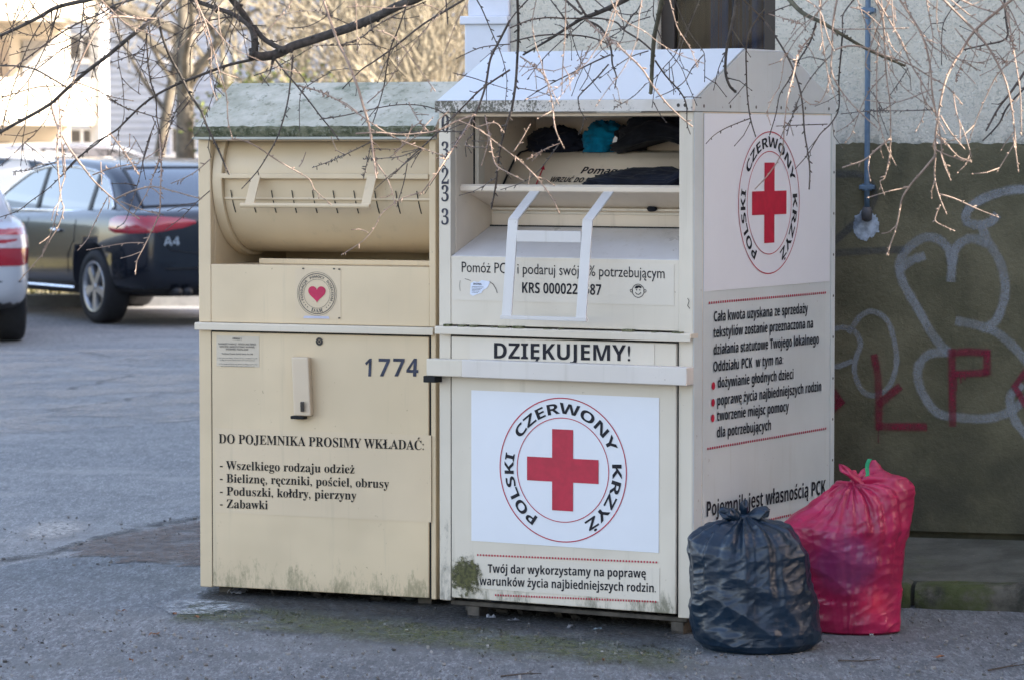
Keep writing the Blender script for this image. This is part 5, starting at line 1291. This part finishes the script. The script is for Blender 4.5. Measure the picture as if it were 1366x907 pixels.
BR = [  # frame, depth, width at start and end (photo px), points
('B', N_, 14, 15, [(840,0),(740,40),(640,90),(520,140),(400,180),(280,220),(200,245),(120,285),(30,300),(-15,290)]),
('A', N_, 10, 12, [(1220,0),(1290,90),(1335,180),(1341,290)]), ('A', N_, 7, 8, [(1010,0),(1120,40),(1230,80),(1310,140),(1341,200)]),
('B', N_, 8, 9, [(-5,140),(40,200),(100,240),(150,262)]),
('A', 9.7, 8, 5, [(890,0),(830,60),(770,130),(680,200),(560,300),(460,375),(385,440),(330,490),(270,545),(180,600),(60,665),(0,700)]),
('A', N_, 7, 5, [(470,0),(300,40),(210,90),(90,150),(0,190)]),
('A', 9.3, 4, 3, [(780,110),(640,90),(540,110),(480,210),(420,330),(385,430)]),
('A', 9.8, 3.5, 2, [(700,0),(600,30),(540,70),(420,120),(300,190),(180,280),(60,370),(0,430)]),
('A', N_, 5, 2, [(1335,315),(1200,345),(1050,400),(900,460),(780,530),(690,610),(620,680),(560,720),(480,780),(400,840),(340,907)]),
('A', 9.7, 4.5, 3.2, [(835,90),(850,180),(890,290),(960,420),(1000,500),(1060,590),(1090,670),(1140,770),(1200,907)]),
('A', 9.9, 2.5, 2, [(770,150),(775,280),(790,420),(820,520),(825,620),(845,730),(850,907)]),
('A', L_, 2.6, 1.6, [(1030,0),(1080,120),(1110,220),(1150,370),(1190,500),(1200,640),(1220,720)]),
('A', 9.7, 2.5, 1.6, [(1130,20),(1090,130),(1010,240),(1000,380)]), ('A', N_, 2.4, 1.6, [(1220,90),(1100,110),(1000,140),(880,210),(800,250),(700,290),(590,330)]),
('A', N_, 2.4, 1.3, [(385,430),(520,480),(640,560),(760,600),(880,640),(970,690)]), ('A', N_, 2.6, 3, [(-20,348),(100,350),(190,370),(280,420),(340,455)]),
('A', N_, 2.2, 1.6, [(340,455),(200,460),(60,500),(0,520)]),
('A', 9.4, 4.2, 3.6, [(270,560),(300,660),(350,760),(420,860)]), ('E', 9.25, 3.6, 2, [(470,150),(550,260),(640,350),(700,400),(760,450),(830,500)]),
('A', N_, 2, 1.5, [(550,0),(510,80),(430,200),(330,260),(240,330),(200,360)]), ('A', N_, 2.2, 1.5, [(440,10),(430,130),(410,260),(380,370),(350,440)]),
('A', N_, 2, 1.5, [(300,60),(250,220),(180,370),(130,450),(60,520)]), ('A', N_, 2, 1.5, [(230,100),(150,240),(90,400),(40,560),(10,700)]), ('A', N_, 1.8, 1.2, [(150,430),(140,600),(120,740),(110,860)]),
('A', N_, 1.8, 1.2, [(240,440),(270,520),(250,620),(180,710)]), ('A', N_, 1.8, 1.2, [(500,30),(440,60),(470,180),(500,320),(480,420),(480,540)]), ('A', N_, 2, 1.3, [(270,0),(320,60),(250,150),(180,190),(60,140),(30,0)]),
('A', 9.4, 3, 2.6, [(310,520),(315,640),(300,760),(305,907)]), ('E', 9.2, 2.6, 1.5, [(345,0),(350,150),(355,260),(372,400),(385,450),(350,560),(300,640),(260,720),(200,790),(130,870)]),
('E', 9.2, 2.4, 1.6, [(380,60),(395,230),(370,330),(350,440),(320,560),(265,700)]), ('A', 9.5, 2.4, 2, [(380,440),(350,560),(320,640),(335,907)]),
('A', 9.5, 2, 1.5, [(400,440),(450,520),(500,590),(560,680),(640,780),(720,907)]), ('E', 9.25, 2.2, 1.5, [(670,0),(740,90),(800,180),(840,240)]),
('A', N_, 2, 1.3, [(990,510),(930,580),(890,680),(860,790),(820,900)]), ('A', N_, 2, 1.3, [(820,640),(780,740),(750,850)]),
('E', L_, 3, 1.8, [(700,390),(780,350),(860,325),(930,315),(1040,340),(1130,365),(1205,385)]), ('E', 9.2, 2.8, 1.8, [(965,0),(975,180),(970,350),(965,470),(915,590),(870,680),(830,760),(820,830)]),
('E', L_, 2, 1.4, [(870,655),(780,655),(680,670),(540,695)]), ('E', 9.8, 2, 1.2, [(915,0),(870,150),(830,310),(790,430),(760,520),(715,560)]), ('E', 9.5, 2, 1.4, [(1010,0),(975,110),(920,270),(880,370),(810,480)]),
('E', N_, 2.2, 1.6, [(640,10),(560,60),(470,150),(400,220),(300,320),(190,400),(110,460),(0,500)]), ('E', L_, 2, 1.4, [(650,380),(600,480),(560,560),(530,630),(480,690)]),
('E', L_, 2, 1.4, [(730,405),(850,450),(950,480)]), ('E', L_, 2.4, 1.6, [(560,245),(650,210),(760,185),(820,175)]), ('E', L_, 1.8, 1.2, [(610,165),(615,290)]), ('E', 9.3, 2, 1.2, [(1270,150),(1190,220),(1120,260),(1050,290)]),
('E', N_, 2, 1.2, [(1270,340),(1190,410),(1100,500),(1010,570)]), ('E', N_, 1.8, 1.2, [(150,50),(280,150),(345,215)]), ('E', N_, 1.8, 1.2, [(210,0),(150,50),(80,120),(0,190)]), ('E', N_, 1.6, 1, [(345,165),(200,210),(80,225)]),
('B', N_, 3.4, 2, [(80,280),(150,370),(210,440),(290,540),(350,620),(400,680),(435,730)]), ('B', N_, 3, 1.6, [(200,290),(190,400),(170,550),(120,720),(60,830),(10,907),(-60,985)]),
('B', 9.6, 4.2, 4, [(360,0),(400,120),(440,230),(490,330),(540,460),(570,560),(600,660),(620,780),(640,907)]), ('F', L_, 3.4, 2.4, [(425,120),(445,260),(460,390)]), ('F', L_, 2.6, 1.6, [(465,310),(520,390),(555,470),(575,560)]),
('B', N_, 4, 2, [(1100,0),(1000,60),(900,120),(820,180),(720,260),(620,330),(560,370),(470,460)]), ('B', 9.7, 2.6, 1.8, [(800,20),(760,140),(710,270),(690,380),(680,450),(650,560),(620,650)]),
('B', 9.8, 4, 3, [(1341,110),(1290,210),(1240,310),(1220,420),(1200,500),(1160,600),(1100,690),(1030,800),(970,900)]), ('F', 9.5, 3, 2, [(1050,20),(1000,110),(940,200),(880,290),(820,380),(735,490)]),
('B', N_, 3.4, 2, [(1341,370),(1250,430),(1180,480),(1100,560),(1020,640),(920,740),(820,830),(750,900)]), ('B', L_, 2.8, 1.8, [(220,450),(330,480),(420,520),(500,570),(600,640),(690,700),(790,750),(900,790),(990,820)]),
('B', N_, 2, 1.5, [(340,630),(470,610),(600,580),(740,555),(860,555),(960,580),(1020,620)]), ('B', L_, 2.6, 3.2, [(530,705),(650,700),(760,710),(850,705),(960,690),(1060,640),(1150,610)]),
('B', L_, 2.2, 1.5, [(640,160),(720,190),(780,250),(840,330),(890,400),(940,470)]), ('B', L_, 2.4, 1.4, [(200,0),(140,80),(60,170)]), ('B', 9.7, 2, 1.2, [(-5,400),(80,370),(180,320),(300,250)]), ('B', N_, 2.4, 2, [(450,240),(560,200),(620,150),(740,80),(900,10)]),
('B', N_, 2.2, 1.6, [(1341,235),(1270,240),(1180,255),(1070,305)]), ('B', N_, 1.8, 1.2, [(1040,385),(1140,410),(1230,440),(1341,475)]), ('B', L_, 1.8, 1.2, [(810,540),(850,620),(910,690)]), ('B', L_, 1.8, 1.2, [(480,40),(560,35),(700,45),(760,40),(900,30),(980,60)]),
('B', N_, 2.6, 2, [(1005,0),(1010,60),(1015,120)]), ('B', N_, 1.8, 1.2, [(400,380),(300,440),(240,500),(235,680)]), ('B', N_, 1.8, 1.2, [(170,150),(280,140),(390,80),(470,10)]), ('B', N_, 1.8, 1.2, [(110,90),(200,65),(330,60),(400,90),(500,130)]), ('B', L_, 1.8, 1.2, [(530,0),(535,120),(540,270)]),
('B', N_, 2, 1.3, [(300,240),(450,240),(600,235),(700,262)]), ('B', L_, 1.8, 1.1, [(590,545),(690,450),(780,310),(880,180),(960,90)]),
('F', N_, 2, 1.2, [(430,180),(330,230),(200,290),(80,335)]), ('F', N_, 2, 1.2, [(650,310),(630,420),(600,520),(590,560)]), ('F', N_, 2.2, 1.4, [(740,230),(650,300),(590,350),(540,400)]), ('F', 9.4, 2, 1.4, [(735,485),(620,520),(560,560),(490,620),(450,700),(380,780),(265,855)]),
('F', N_, 2, 1.2, [(740,225),(690,240),(600,270),(490,280),(385,285)]), ('F', N_, 1.8, 1.2, [(420,220),(540,225),(600,220)]), ('F', N_, 1.8, 1.2, [(430,200),(405,310),(385,400)]), ('F', L_, 2.2, 1.4, [(570,245),(640,190),(720,140),(800,118),(900,90)]), ('F', L_, 1.8, 1.2, [(570,250),(600,290),(625,305)]),
('F', L_, 2, 1.2, [(415,730),(370,710),(330,710)]), ('F', L_, 2, 1.4, [(-5,330),(15,300),(30,260)]), ('F', 9.2, 2.4, 1.5, [(-440,170),(-380,165),(-320,180),(-250,215),(-170,270),(-80,325),(0,370),(60,410),(90,470),(175,548)]), ('F', N_, 2.2, 1.4, [(980,118),(850,118),(700,120),(560,125)]),
('F', L_, 2.6, 1.6, [(1080,100),(1180,180),(1260,240),(1360,320)]), ('K', L_, 2.4, 1.8, [(330,222),(410,300),(470,380),(495,430)]), ('F', L_, 2.4, 1.6, [(1120,20),(1150,160),(1180,310),(1250,360),(1335,405)]), ('F', 9.7, 3.8, 3, [(1275,0),(1240,110),(1205,260),(1185,440),(1160,570)]),
('F', N_, 1.8, 1.1, [(1195,395),(1130,430),(1100,470)]), ('F', N_, 1.8, 1, [(1040,175),(1140,175)]), ('F', L_, 1.8, 1.4, [(1075,90),(1180,65),(1225,110)]), ('F', N_, 1.6, 1, [(1140,215),(1000,200),(1050,130)]), ('K', N_, 1.8, 1, [(500,175),(400,300),(285,348)]),
('C', N_, 9, 3, [(610,0),(530,40),(450,75),(380,100),(300,150),(200,215),(80,285)]), ('C', 9.8, 4.5, 4, [(40,0),(45,150),(40,300),(30,450),(10,580)]), ('C', L_, 2.8, 1.8, [(55,300),(130,350),(180,400),(210,480),(225,560),(240,680),(280,770)]),
('C', 9.3, 4.4, 2.4, [(390,90),(460,160),(540,220),(620,290),(700,370),(750,450),(820,540),(890,610),(950,660)]), ('C', N_, 4, 4, [(290,0),(370,70)]), ('C', N_, 4, 4, [(350,0),(395,75)]),
('C', 9.9, 8, 6, [(800,0),(780,100),(760,200),(750,330),(745,440),(742,485)]), ('C', N_, 3, 1.5, [(765,320),(820,400),(900,490),(930,560),(932,650),(945,695)]), ('C', N_, 4.4, 2, [(400,110),(480,150),(530,250),(540,340),(560,400),(555,455)]),
('C', N_, 2.6, 2.4, [(0,225),(150,190),(300,185),(430,200),(520,235)]), ('C', N_, 2.4, 3, [(0,150),(100,110),(200,95),(300,100),(400,98),(480,100),(560,120),(600,160),(680,210),(745,265)]), ('C', N_, 2, 1.4, [(740,90),(650,120),(560,180),(520,200)]),
('C', N_, 2.8, 1.4, [(530,290),(440,330),(340,380),(240,430),(150,480),(90,520)]), ('C', N_, 2.6, 1.5, [(520,340),(450,420),(370,500),(360,530),(370,580),(395,620)]), ('C', N_, 2, 1.3, [(870,0),(900,80),(950,180),(1010,260),(1025,300),(1025,420)]),
('C', N_, 2, 1.3, [(1020,290),(960,360),(920,430),(850,480),(780,510)]), ('C', N_, 2, 1.3, [(1000,0),(940,150),(910,220),(880,320),(820,380)]), ('C', N_, 5, 4.4, [(1190,0),(1180,80),(1160,170),(1140,270),(1135,380),(1155,450),(1182,480)]),
('C', N_, 2, 1.2, [(1135,280),(1100,360),(1075,465)]), ('C', N_, 3, 2, [(1341,50),(1270,150),(1245,250),(1245,380),(1250,500),(1265,620),(1290,710)]), ('C', N_, 2, 1.2, [(1265,625),(1150,670),(1080,710),(1040,750)]), ('C', N_, 3, 1.8, [(600,160),(640,90),(670,60),(700,0)]),
('C', N_, 1.6, 1.2, [(720,440),(650,510),(550,570)]), ('C', L_, 1.8, 1.2, [(430,230),(380,330),(310,450),(240,540)]), ('C', L_, 2.2, 1.6, [(295,0),(290,200),(280,330),(275,470)]), ('C', N_, 2.6, 2.6, [(1230,0),(1290,60),(1341,110)]), ('C', L_, 2, 1.4, [(265,755),(180,790),(100,835)]),
('C', L_, 2, 1.4, [(20,800),(60,740),(100,670)]), ('C', N_, 3, 1.8, [(100,-5),(40,60),(0,110)]), ('C', N_, 2, 1.2, [(400,105),(200,285),(100,410)]), ('C', N_, 2, 1.2, [(560,0),(590,90),(600,180),(560,260)]), ('C', N_, 2, 1.2, [(730,270),(640,300),(560,350),(480,410)]), ('C', N_, 1.8, 1.1, [(900,200),(870,290),(780,400),(750,555)]),
('C', N_, 1.6, 1.1, [(40,465),(130,480),(240,512)]), ('C', N_, 2, 1.4, [(480,30),(530,60),(640,80),(730,60)]), ('C', L_, 2, 1.3, [(560,20),(550,90),(520,180)]),
('D', 9.9, 8, 4, [(130,0),(200,70),(300,120),(400,180),(500,240),(600,290),(730,345)]), ('D', L_, 3, 1.8, [(370,265),(430,245),(520,250),(620,290),(760,340),(860,400),(960,460),(1030,540)]), ('D', N_, 3.2, 1.5, [(270,120),(240,220),(180,320),(130,420),(80,500),(60,600),(30,700)]),
('D', N_, 3.2, 2.4, [(0,110),(60,200),(130,320),(180,450),(200,560),(210,700),(230,820),(238,907),(235,985)]), ('D', L_, 3.4, 1.8, [(380,0),(360,120),(355,260),(350,370),(390,460),(450,540),(520,610),(580,665)]), ('D', N_, 3, 1.5, [(410,170),(400,300),(390,420),(390,570),(350,650),(290,710),(230,810),(170,880)]),
('D', L_, 2.8, 1.6, [(240,200),(180,280),(150,400),(120,520),(105,650),(90,800),(30,907),(-40,985)]), ('D', L_, 2, 1.4, [(350,370),(330,460),(290,540),(240,550),(190,510)]), ('D', 9.8, 2.2, 1.4, [(350,290),(260,390),(190,500),(140,630),(120,700)]), ('D', L_, 3, 1.8, [(580,0),(620,100),(630,230),(640,400),(660,560),(660,780),(640,907)]),
('G', L_, 2.4, 1.5, [(310,160),(300,300),(270,400),(245,420),(265,485)]), ('D', L_, 3, 2, [(590,0),(650,100),(720,220),(770,340),(830,440),(880,530),(910,620)]), ('D', L_, 4, 3.4, [(710,0),(790,120),(840,220),(870,350),(880,480),(900,600)]),
('G', L_, 3.4, 1.8, [(600,0),(580,130),(580,260),(575,390),(600,500),(640,600)]), ('G', L_, 4, 1.8, [(580,265),(500,360),(430,440),(380,520),(360,620),(340,710),(290,850)]), ('G', L_, 3, 1.6, [(600,495),(700,525),(830,585),(945,630)]), ('G', L_, 2.2, 1.5, [(610,560),(585,620),(585,665),(680,712)]),
('G', L_, 2.6, 1.6, [(590,20),(610,150),(625,270),(660,370)]), ('G', L_, 2.4, 1.5, [(590,150),(650,200),(720,270),(780,290)]), ('G', L_, 2.4, 1.5, [(585,230),(690,275),(780,298)]), ('G', L_, 3, 1.6, [(610,20),(670,120),(745,210)]), ('G', L_, 2, 1.3, [(340,690),(300,725),(272,732)]),
('D', L_, 2.6, 1.6, [(660,0),(600,130),(560,240),(530,340),(550,370)]), ('D', L_, 2.6, 1.6, [(600,190),(590,350),(590,560),(600,640),(640,770),(685,860)]), ('G', L_, 3.4, 2.4, [(305,160),(220,230),(150,290),(35,330)]),
('D', L_, 4, 2.4, [(940,0),(1040,100),(1130,190),(1200,290),(1260,410),(1290,520),(1310,650),(1320,770)]), ('G', L_, 2.6, 1.7, [(1050,150),(1065,230),(1080,345)]), ('G', L_, 2.2, 1.5, [(1060,190),(1010,270),(960,350)]), ('D', 9.5, 5, 3, [(1300,0),(1200,80),(1100,170),(1040,260),(990,340),(950,430),(920,560),(900,700),(895,820)]),
('D', N_, 4, 2.6, [(1260,0),(1270,110),(1270,205),(1150,240),(1040,265)]), ('D', L_, 2.8, 1.8, [(1270,60),(1290,150),(1320,330),(1345,500),(1350,700)]), ('D', 10.6, 4.4, 3, [(1400,330),(1300,480),(1230,570),(1170,680)]), ('D', 10.6, 3.4, 2.4, [(1400,430),(1280,560),(1240,640),(1200,690),(1155,735)]),  # the deepest pair draws twig shadows as dark branches
('D', L_, 2.6, 1.5, [(1400,240),(1290,330),(1220,400),(1160,520),(1110,640),(1080,730)]), ('D', L_, 2.2, 1.4, [(990,480),(1010,600),(1050,700),(1085,815)]), ('D', L_, 3, 2.2, [(1030,0),(1120,40),(1220,70)]), ('D', L_, 2.2, 1.6, [(360,155),(560,155),(740,150)]), ('D', L_, 2.4, 1.5, [(450,40),(520,60),(600,130)]),
('D', L_, 2, 1.3, [(880,470),(760,520),(660,545),(545,530)]), ('D', N_, 2, 1.2, [(885,580),(720,585),(560,585),(415,600)]), ('D', L_, 2.2, 1.3, [(850,200),(890,250),(990,305),(1140,335)]), ('D', L_, 1.8, 1.2, [(800,170),(750,230),(690,300)]), ('D', L_, 2, 1.2, [(655,20),(740,90),(810,150),(890,250)]),
('D', L_, 2.4, 1.8, [(215,0),(290,60),(330,190),(360,260)]), ('D', N_, 2, 1.3, [(330,655),(190,660),(75,665)]), ('D', 9.4, 2, 1.2, [(640,385),(560,470),(510,560),(460,700),(430,745)]), ('D', 9.4, 1.8, 1.2, [(490,610),(440,660),(390,690)]), ('D', L_, 2, 1.3, [(640,170),(670,250),(740,320)]),
('D', L_, 2, 1.3, [(300,0),(280,70),(180,150),(110,240)]), ('D', N_, 3, 2, [(470,0),(430,50),(410,90),(410,170)]), ('D', N_, 2.4, 1.5, [(1010,20),(970,70),(935,150),(930,330)]), ('D', L_, 2, 1.3, [(1060,290),(1010,400),(1005,430)]), ('D', L_, 2, 1.3, [(1000,150),(1080,250),(1110,290)]), ('D', L_, 2, 1.3, [(1110,260),(1200,290),(1280,340)]), ('D', 9.9, 2, 1.3, [(755,360),(710,430),(665,495)]),
('D', L_, 2.2, 1.4, [(850,0),(880,30),(920,58)]), ('D', L_, 2.2, 1.4, [(1240,0),(1290,90),(1335,150),(1340,250)]), ('D', L_, 2, 1.3, [(820,400),(825,480),(850,540),(880,580)]), ('D', L_, 2, 1.3, [(900,700),(960,760),(1020,830),(1070,848)]), ('D', N_, 2.4, 1.8, [(0,80),(50,60),(130,30)]), ('D', L_, 1.8, 1.2, [(20,75),(90,95),(185,125)]),
]
rx_ = random.Random(77)
for k in range(46):                                # finer twigs between the traced ones
    left = k < 24; x = rx_.uniform(-10, 330) if left else (rx_.uniform(560, 900) if k < 34 else rx_.uniform(1090, 1360)); y = 0.0
    a = math.radians(rx_.uniform(60, 150) if left else rx_.uniform(55, 130)); pts = [(x, y)]
    for q in range(rx_.randint(4, 8)):
        a += rx_.uniform(-.35, .35); st = rx_.uniform(16, 34); x += math.cos(a)*st; y += max(.25, math.sin(a))*st; pts.append((x, y))
    BR.append(('Z', N_ if (k < 34 and rx_.random() < .8) else L_, rx_.uniform(1.5, 2.3), 1.0, pts))
FR_['Z'] = (0, 0, 1)
TX, TY = 3.35, 7.55
tree = empty('bare_tree', (TX, TY, 0)); tag(tree, 'bare tree whose leafless branches hang from above over both clothes containers', 'tree')
TV = Vector((TX, TY, 0))
m = MB(); m.tube([(0, 0, -.05), (.02, 0, .5), (.05, .02, 1.4), (0, .05, 2.3), (-.1, .1, 3.3), (-.1, .2, 4.6), (.1, .3, 6.2)], [.21, .17, .155, .15, .13, .09, .04], 16); m.build('trunk', BARKD, tree, smooth=True)
# two long limbs above the frame carry everything that hangs into it
LIMBS = [[Vector((3.30, 7.62, 3.0)), Vector((2.6, 8.4, 3.35)), Vector((1.5, 9.2, 3.0)), Vector((.5, 9.25, 2.95)), Vector((-.6, 9.2, 2.85)), Vector((-1.7, 9.1, 2.7)), Vector((-2.4, 9.1, 2.5))],
         [Vector((3.3, 7.65, 2.7)), Vector((2.9, 8.9, 3.0)), Vector((1.8, 9.8, 2.75)), Vector((.7, 10.0, 2.7)), Vector((-.5, 10.1, 2.62)), Vector((-1.6, 10.1, 2.5)), Vector((-2.3, 10.1, 2.35))]]
for lp, r_ in zip(LIMBS, ((.085, .07, .055, .045, .035, .025, .01), (.085, .07, .055, .045, .035, .025, .01))):
    m = MB(); m.tube([p-TV for p in smooth_pts([tuple(p) for p in lp], 5) and [Vector(q) for q in smooth_pts([tuple(p) for p in lp], 5)]], [interp([(i/6, r_[i]) for i in range(7)], k/30)[0] for k in range(31)], 10); m.build('limb', BARKD, tree, smooth=True)
LS = [[Vector(q) for q in smooth_pts([tuple(p) for p in lp], 12)] for lp in LIMBS]
placed = []   # (px, py, depth)
rng = random.Random(5)
PARTS = {}
def addbranch(px_pts, dep, w0, w1, idx):
    P = smooth_pts(px_pts, 4); n = len(P)
    start_top = px_pts[0][1] < 9 or px_pts[0][0] > 1362
    d0 = dep
    if not start_top and placed:
        best = min(placed, key=lambda q: (q[0]-P[0][0])**2+(q[1]-P[0][1])**2)
        if math.hypot(best[0]-P[0][0], best[1]-P[0][1]) < 14: d0 = best[2]
    L = 0; W = []
    for i, p in enumerate(P):
        if i: L += math.hypot(p[0]-P[i-1][0], p[1]-P[i-1][1])
        f = min(1, L/110.0); f = f*f*(3-2*f)
        dd = d0+(dep-d0)*f if d0 != dep else dep + .10*math.sin(L*.012+idx)
        jit = .35
        q = at(p[0]+rng.uniform(-jit, jit), p[1]+rng.uniform(-jit, jit), dd); f2_ = max(0, min(1, (9.9-dd)/.35)); f2_ = f2_*f2_*(3-2*f2_)
        yy = dd*(1-f2_)+(8.98+(dd-8.8)*.25-.17*q.x)*f2_; q = at(p[0], p[1], yy); W.append(q); placed.append((p[0], p[1], dd))
    rad = [max(.0011, (w0+(w1-w0)*i/(n-1))*.5*W[i].y/F*.82) for i in range(n)]
    big = w0 >= 5
    pre, prr = [], []
    if start_top:                                  # carry it up, out of the frame, to one of the limbs
        d = (W[0]-W[1]).normalized(); lim = LS[0] if W[0].y < 9.6 else LS[1]
        aim = W[0] + Vector((d.x*.55+.25, 0, .9)); e = min(lim, key=lambda q: (q-aim).length)
        c1 = W[0]+d*.22; c1.z = max(c1.z, W[0].z+.05); c2 = e+Vector((-.10, 0, -.25))
        for k in range(9, 0, -1):
            t_ = k/10; pre.append(W[0]*(1-t_)**3+c1*3*t_*(1-t_)**2+c2*3*t_*t_*(1-t_)+e*t_**3); prr.append(rad[0]*(1+.5*t_))
        pre = [e]+pre; prr = [rad[0]*1.5]+prr
    m = MB(); m.tube([p-TV for p in pre+W], prr+rad, 8 if big else 6)
    # buds, spur shoots and twiglets
    pts = W; acc = 0; nxt = rng.uniform(.01, .03)
    for i in range(1, len(pts)):
        seg = pts[i]-pts[i-1]; l = seg.length
        while acc+l > nxt and l > 1e-6:
            f = (nxt-acc)/l; b = pts[i-1]+seg*f; r = rad[i]
            sd = seg.normalized(); o = Vector((rng.uniform(-1, 1), rng.uniform(-1, 1), rng.uniform(-1, 1))); o = (o-sd*o.dot(sd)).normalized(); o = (o+sd*.8).normalized()
            ln = rng.choice((.003, .003, .004, .005, .010))+r*.9
            if big: ln = r + rng.choice((.002, .004, .008))
            m.tube([b-TV, b+o*ln-TV, b+o*(ln+.003)-TV], [r*.55+.0006, r*.35+.0011, .0007], 4)
            if rng.random() < (.10 if not big else .16):
                ll = rng.uniform(.03, .11); q1 = b+o*ll*.5+Vector((0, 0, rng.uniform(-.2, .1)*ll)); q2 = q1+(o+Vector((rng.uniform(-.4, .4), 0, rng.uniform(-.5, .3)))).normalized()*ll*.5
                m.tube([b-TV, q1-TV, q2-TV], [max(.0014, r*.5), .0013, .0010], 4); m.tube([q2-TV, q2+(q2-q1).normalized()*.005-TV], [.0019, .0008], 4); m.tube([q1-TV, q1+o.cross(sd)*.006-TV], [.0013, .0008], 4)
            nxt += rng.uniform(.016, .045)
        acc += l
    tip = pts[-1]; td = (pts[-1]-pts[-2]).normalized()
    if px_pts[-1][1] > 12: m.tube([tip-TV, tip+td*.004-TV, tip+td*.009-TV], [rad[-1], rad[-1]*1.35, .0008], 5)
    return m
keep = []
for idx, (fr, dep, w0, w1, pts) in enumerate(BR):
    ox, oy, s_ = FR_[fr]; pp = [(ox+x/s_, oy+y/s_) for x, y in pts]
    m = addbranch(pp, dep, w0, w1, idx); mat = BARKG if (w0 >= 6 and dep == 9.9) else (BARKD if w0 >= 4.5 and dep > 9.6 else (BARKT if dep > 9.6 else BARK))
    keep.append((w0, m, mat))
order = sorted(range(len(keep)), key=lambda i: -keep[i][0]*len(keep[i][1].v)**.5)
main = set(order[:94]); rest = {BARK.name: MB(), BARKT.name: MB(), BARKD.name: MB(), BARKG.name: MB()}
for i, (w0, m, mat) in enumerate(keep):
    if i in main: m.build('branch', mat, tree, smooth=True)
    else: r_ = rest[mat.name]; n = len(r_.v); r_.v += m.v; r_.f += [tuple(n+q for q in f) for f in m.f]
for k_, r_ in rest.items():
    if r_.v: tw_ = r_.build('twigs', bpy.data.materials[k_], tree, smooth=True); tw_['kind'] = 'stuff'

# ------------------------------------------------------------------ sky, sun, camera
w = bpy.data.worlds.new('World'); SC.world = w; w.use_nodes = True; nt = w.node_tree
SUN_EL, SUN_DIR = R(30), Vector((.985, -.17))       # sun low on the right, a touch behind the camera
az = math.atan2(SUN_DIR.x, SUN_DIR.y)              # clockwise from +Y
sky = nt.nodes.new('ShaderNodeTexSky'); sky.sky_type = 'NISHITA'; sky.sun_disc = False; sky.sun_elevation = SUN_EL; sky.sun_rotation = az; sky.air_density = 1.0; sky.dust_density = 1.6; sky.ozone_density = .3
hz_ = nt.nodes.new('ShaderNodeMix'); hz_.data_type = 'RGBA'; hz_.blend_type = 'MULTIPLY'; hz_.inputs[0].default_value = 1; hz_.inputs[7].default_value = (1.15, 1.01, .95, 1)   # hazy air, a little warmer
nt.links.new(sky.outputs[0], hz_.inputs[6]); nt.links.new(hz_.outputs[2], nt.nodes['Background'].inputs[0]); nt.nodes['Background'].inputs[1].default_value = .15
sd = bpy.data.lights.new('sun', 'SUN'); sd.energy = 5; sd.angle = R(.5); sd.color = (1, .925, .83); so = bpy.data.objects.new('sun', sd); COL.objects.link(so)
v = Vector((SUN_DIR.x*math.cos(SUN_EL), SUN_DIR.y*math.cos(SUN_EL), math.sin(SUN_EL))).normalized()
so.rotation_euler = v.to_track_quat('Z', 'Y').to_euler(); so.location = (20, -5, 20)
ca = bpy.data.cameras.new('camera'); ca.sensor_width = 36; ca.lens = 36*F/1366; ca.clip_start = .1; ca.clip_end = 2000
ca.dof.use_dof = True; ca.dof.focus_distance = 10.8; ca.dof.aperture_fstop = ca.lens/1000/.0145
co = bpy.data.objects.new('camera', ca); COL.objects.link(co); co.location = (0, 0, EYE); co.rotation_euler = (R(90)-PITCH, 0, 0); SC.camera = co
SC.view_settings.view_transform = 'Standard'; SC.view_settings.look = 'None'; SC.view_settings.exposure = 2.2; SC.view_settings.gamma = 1
SC.render.engine = 'CYCLES'; SC.cycles.use_denoising = True; SC.cycles.max_bounces = 8; SC.cycles.transparent_max_bounces = 16
SC.cycles.use_adaptive_sampling = True
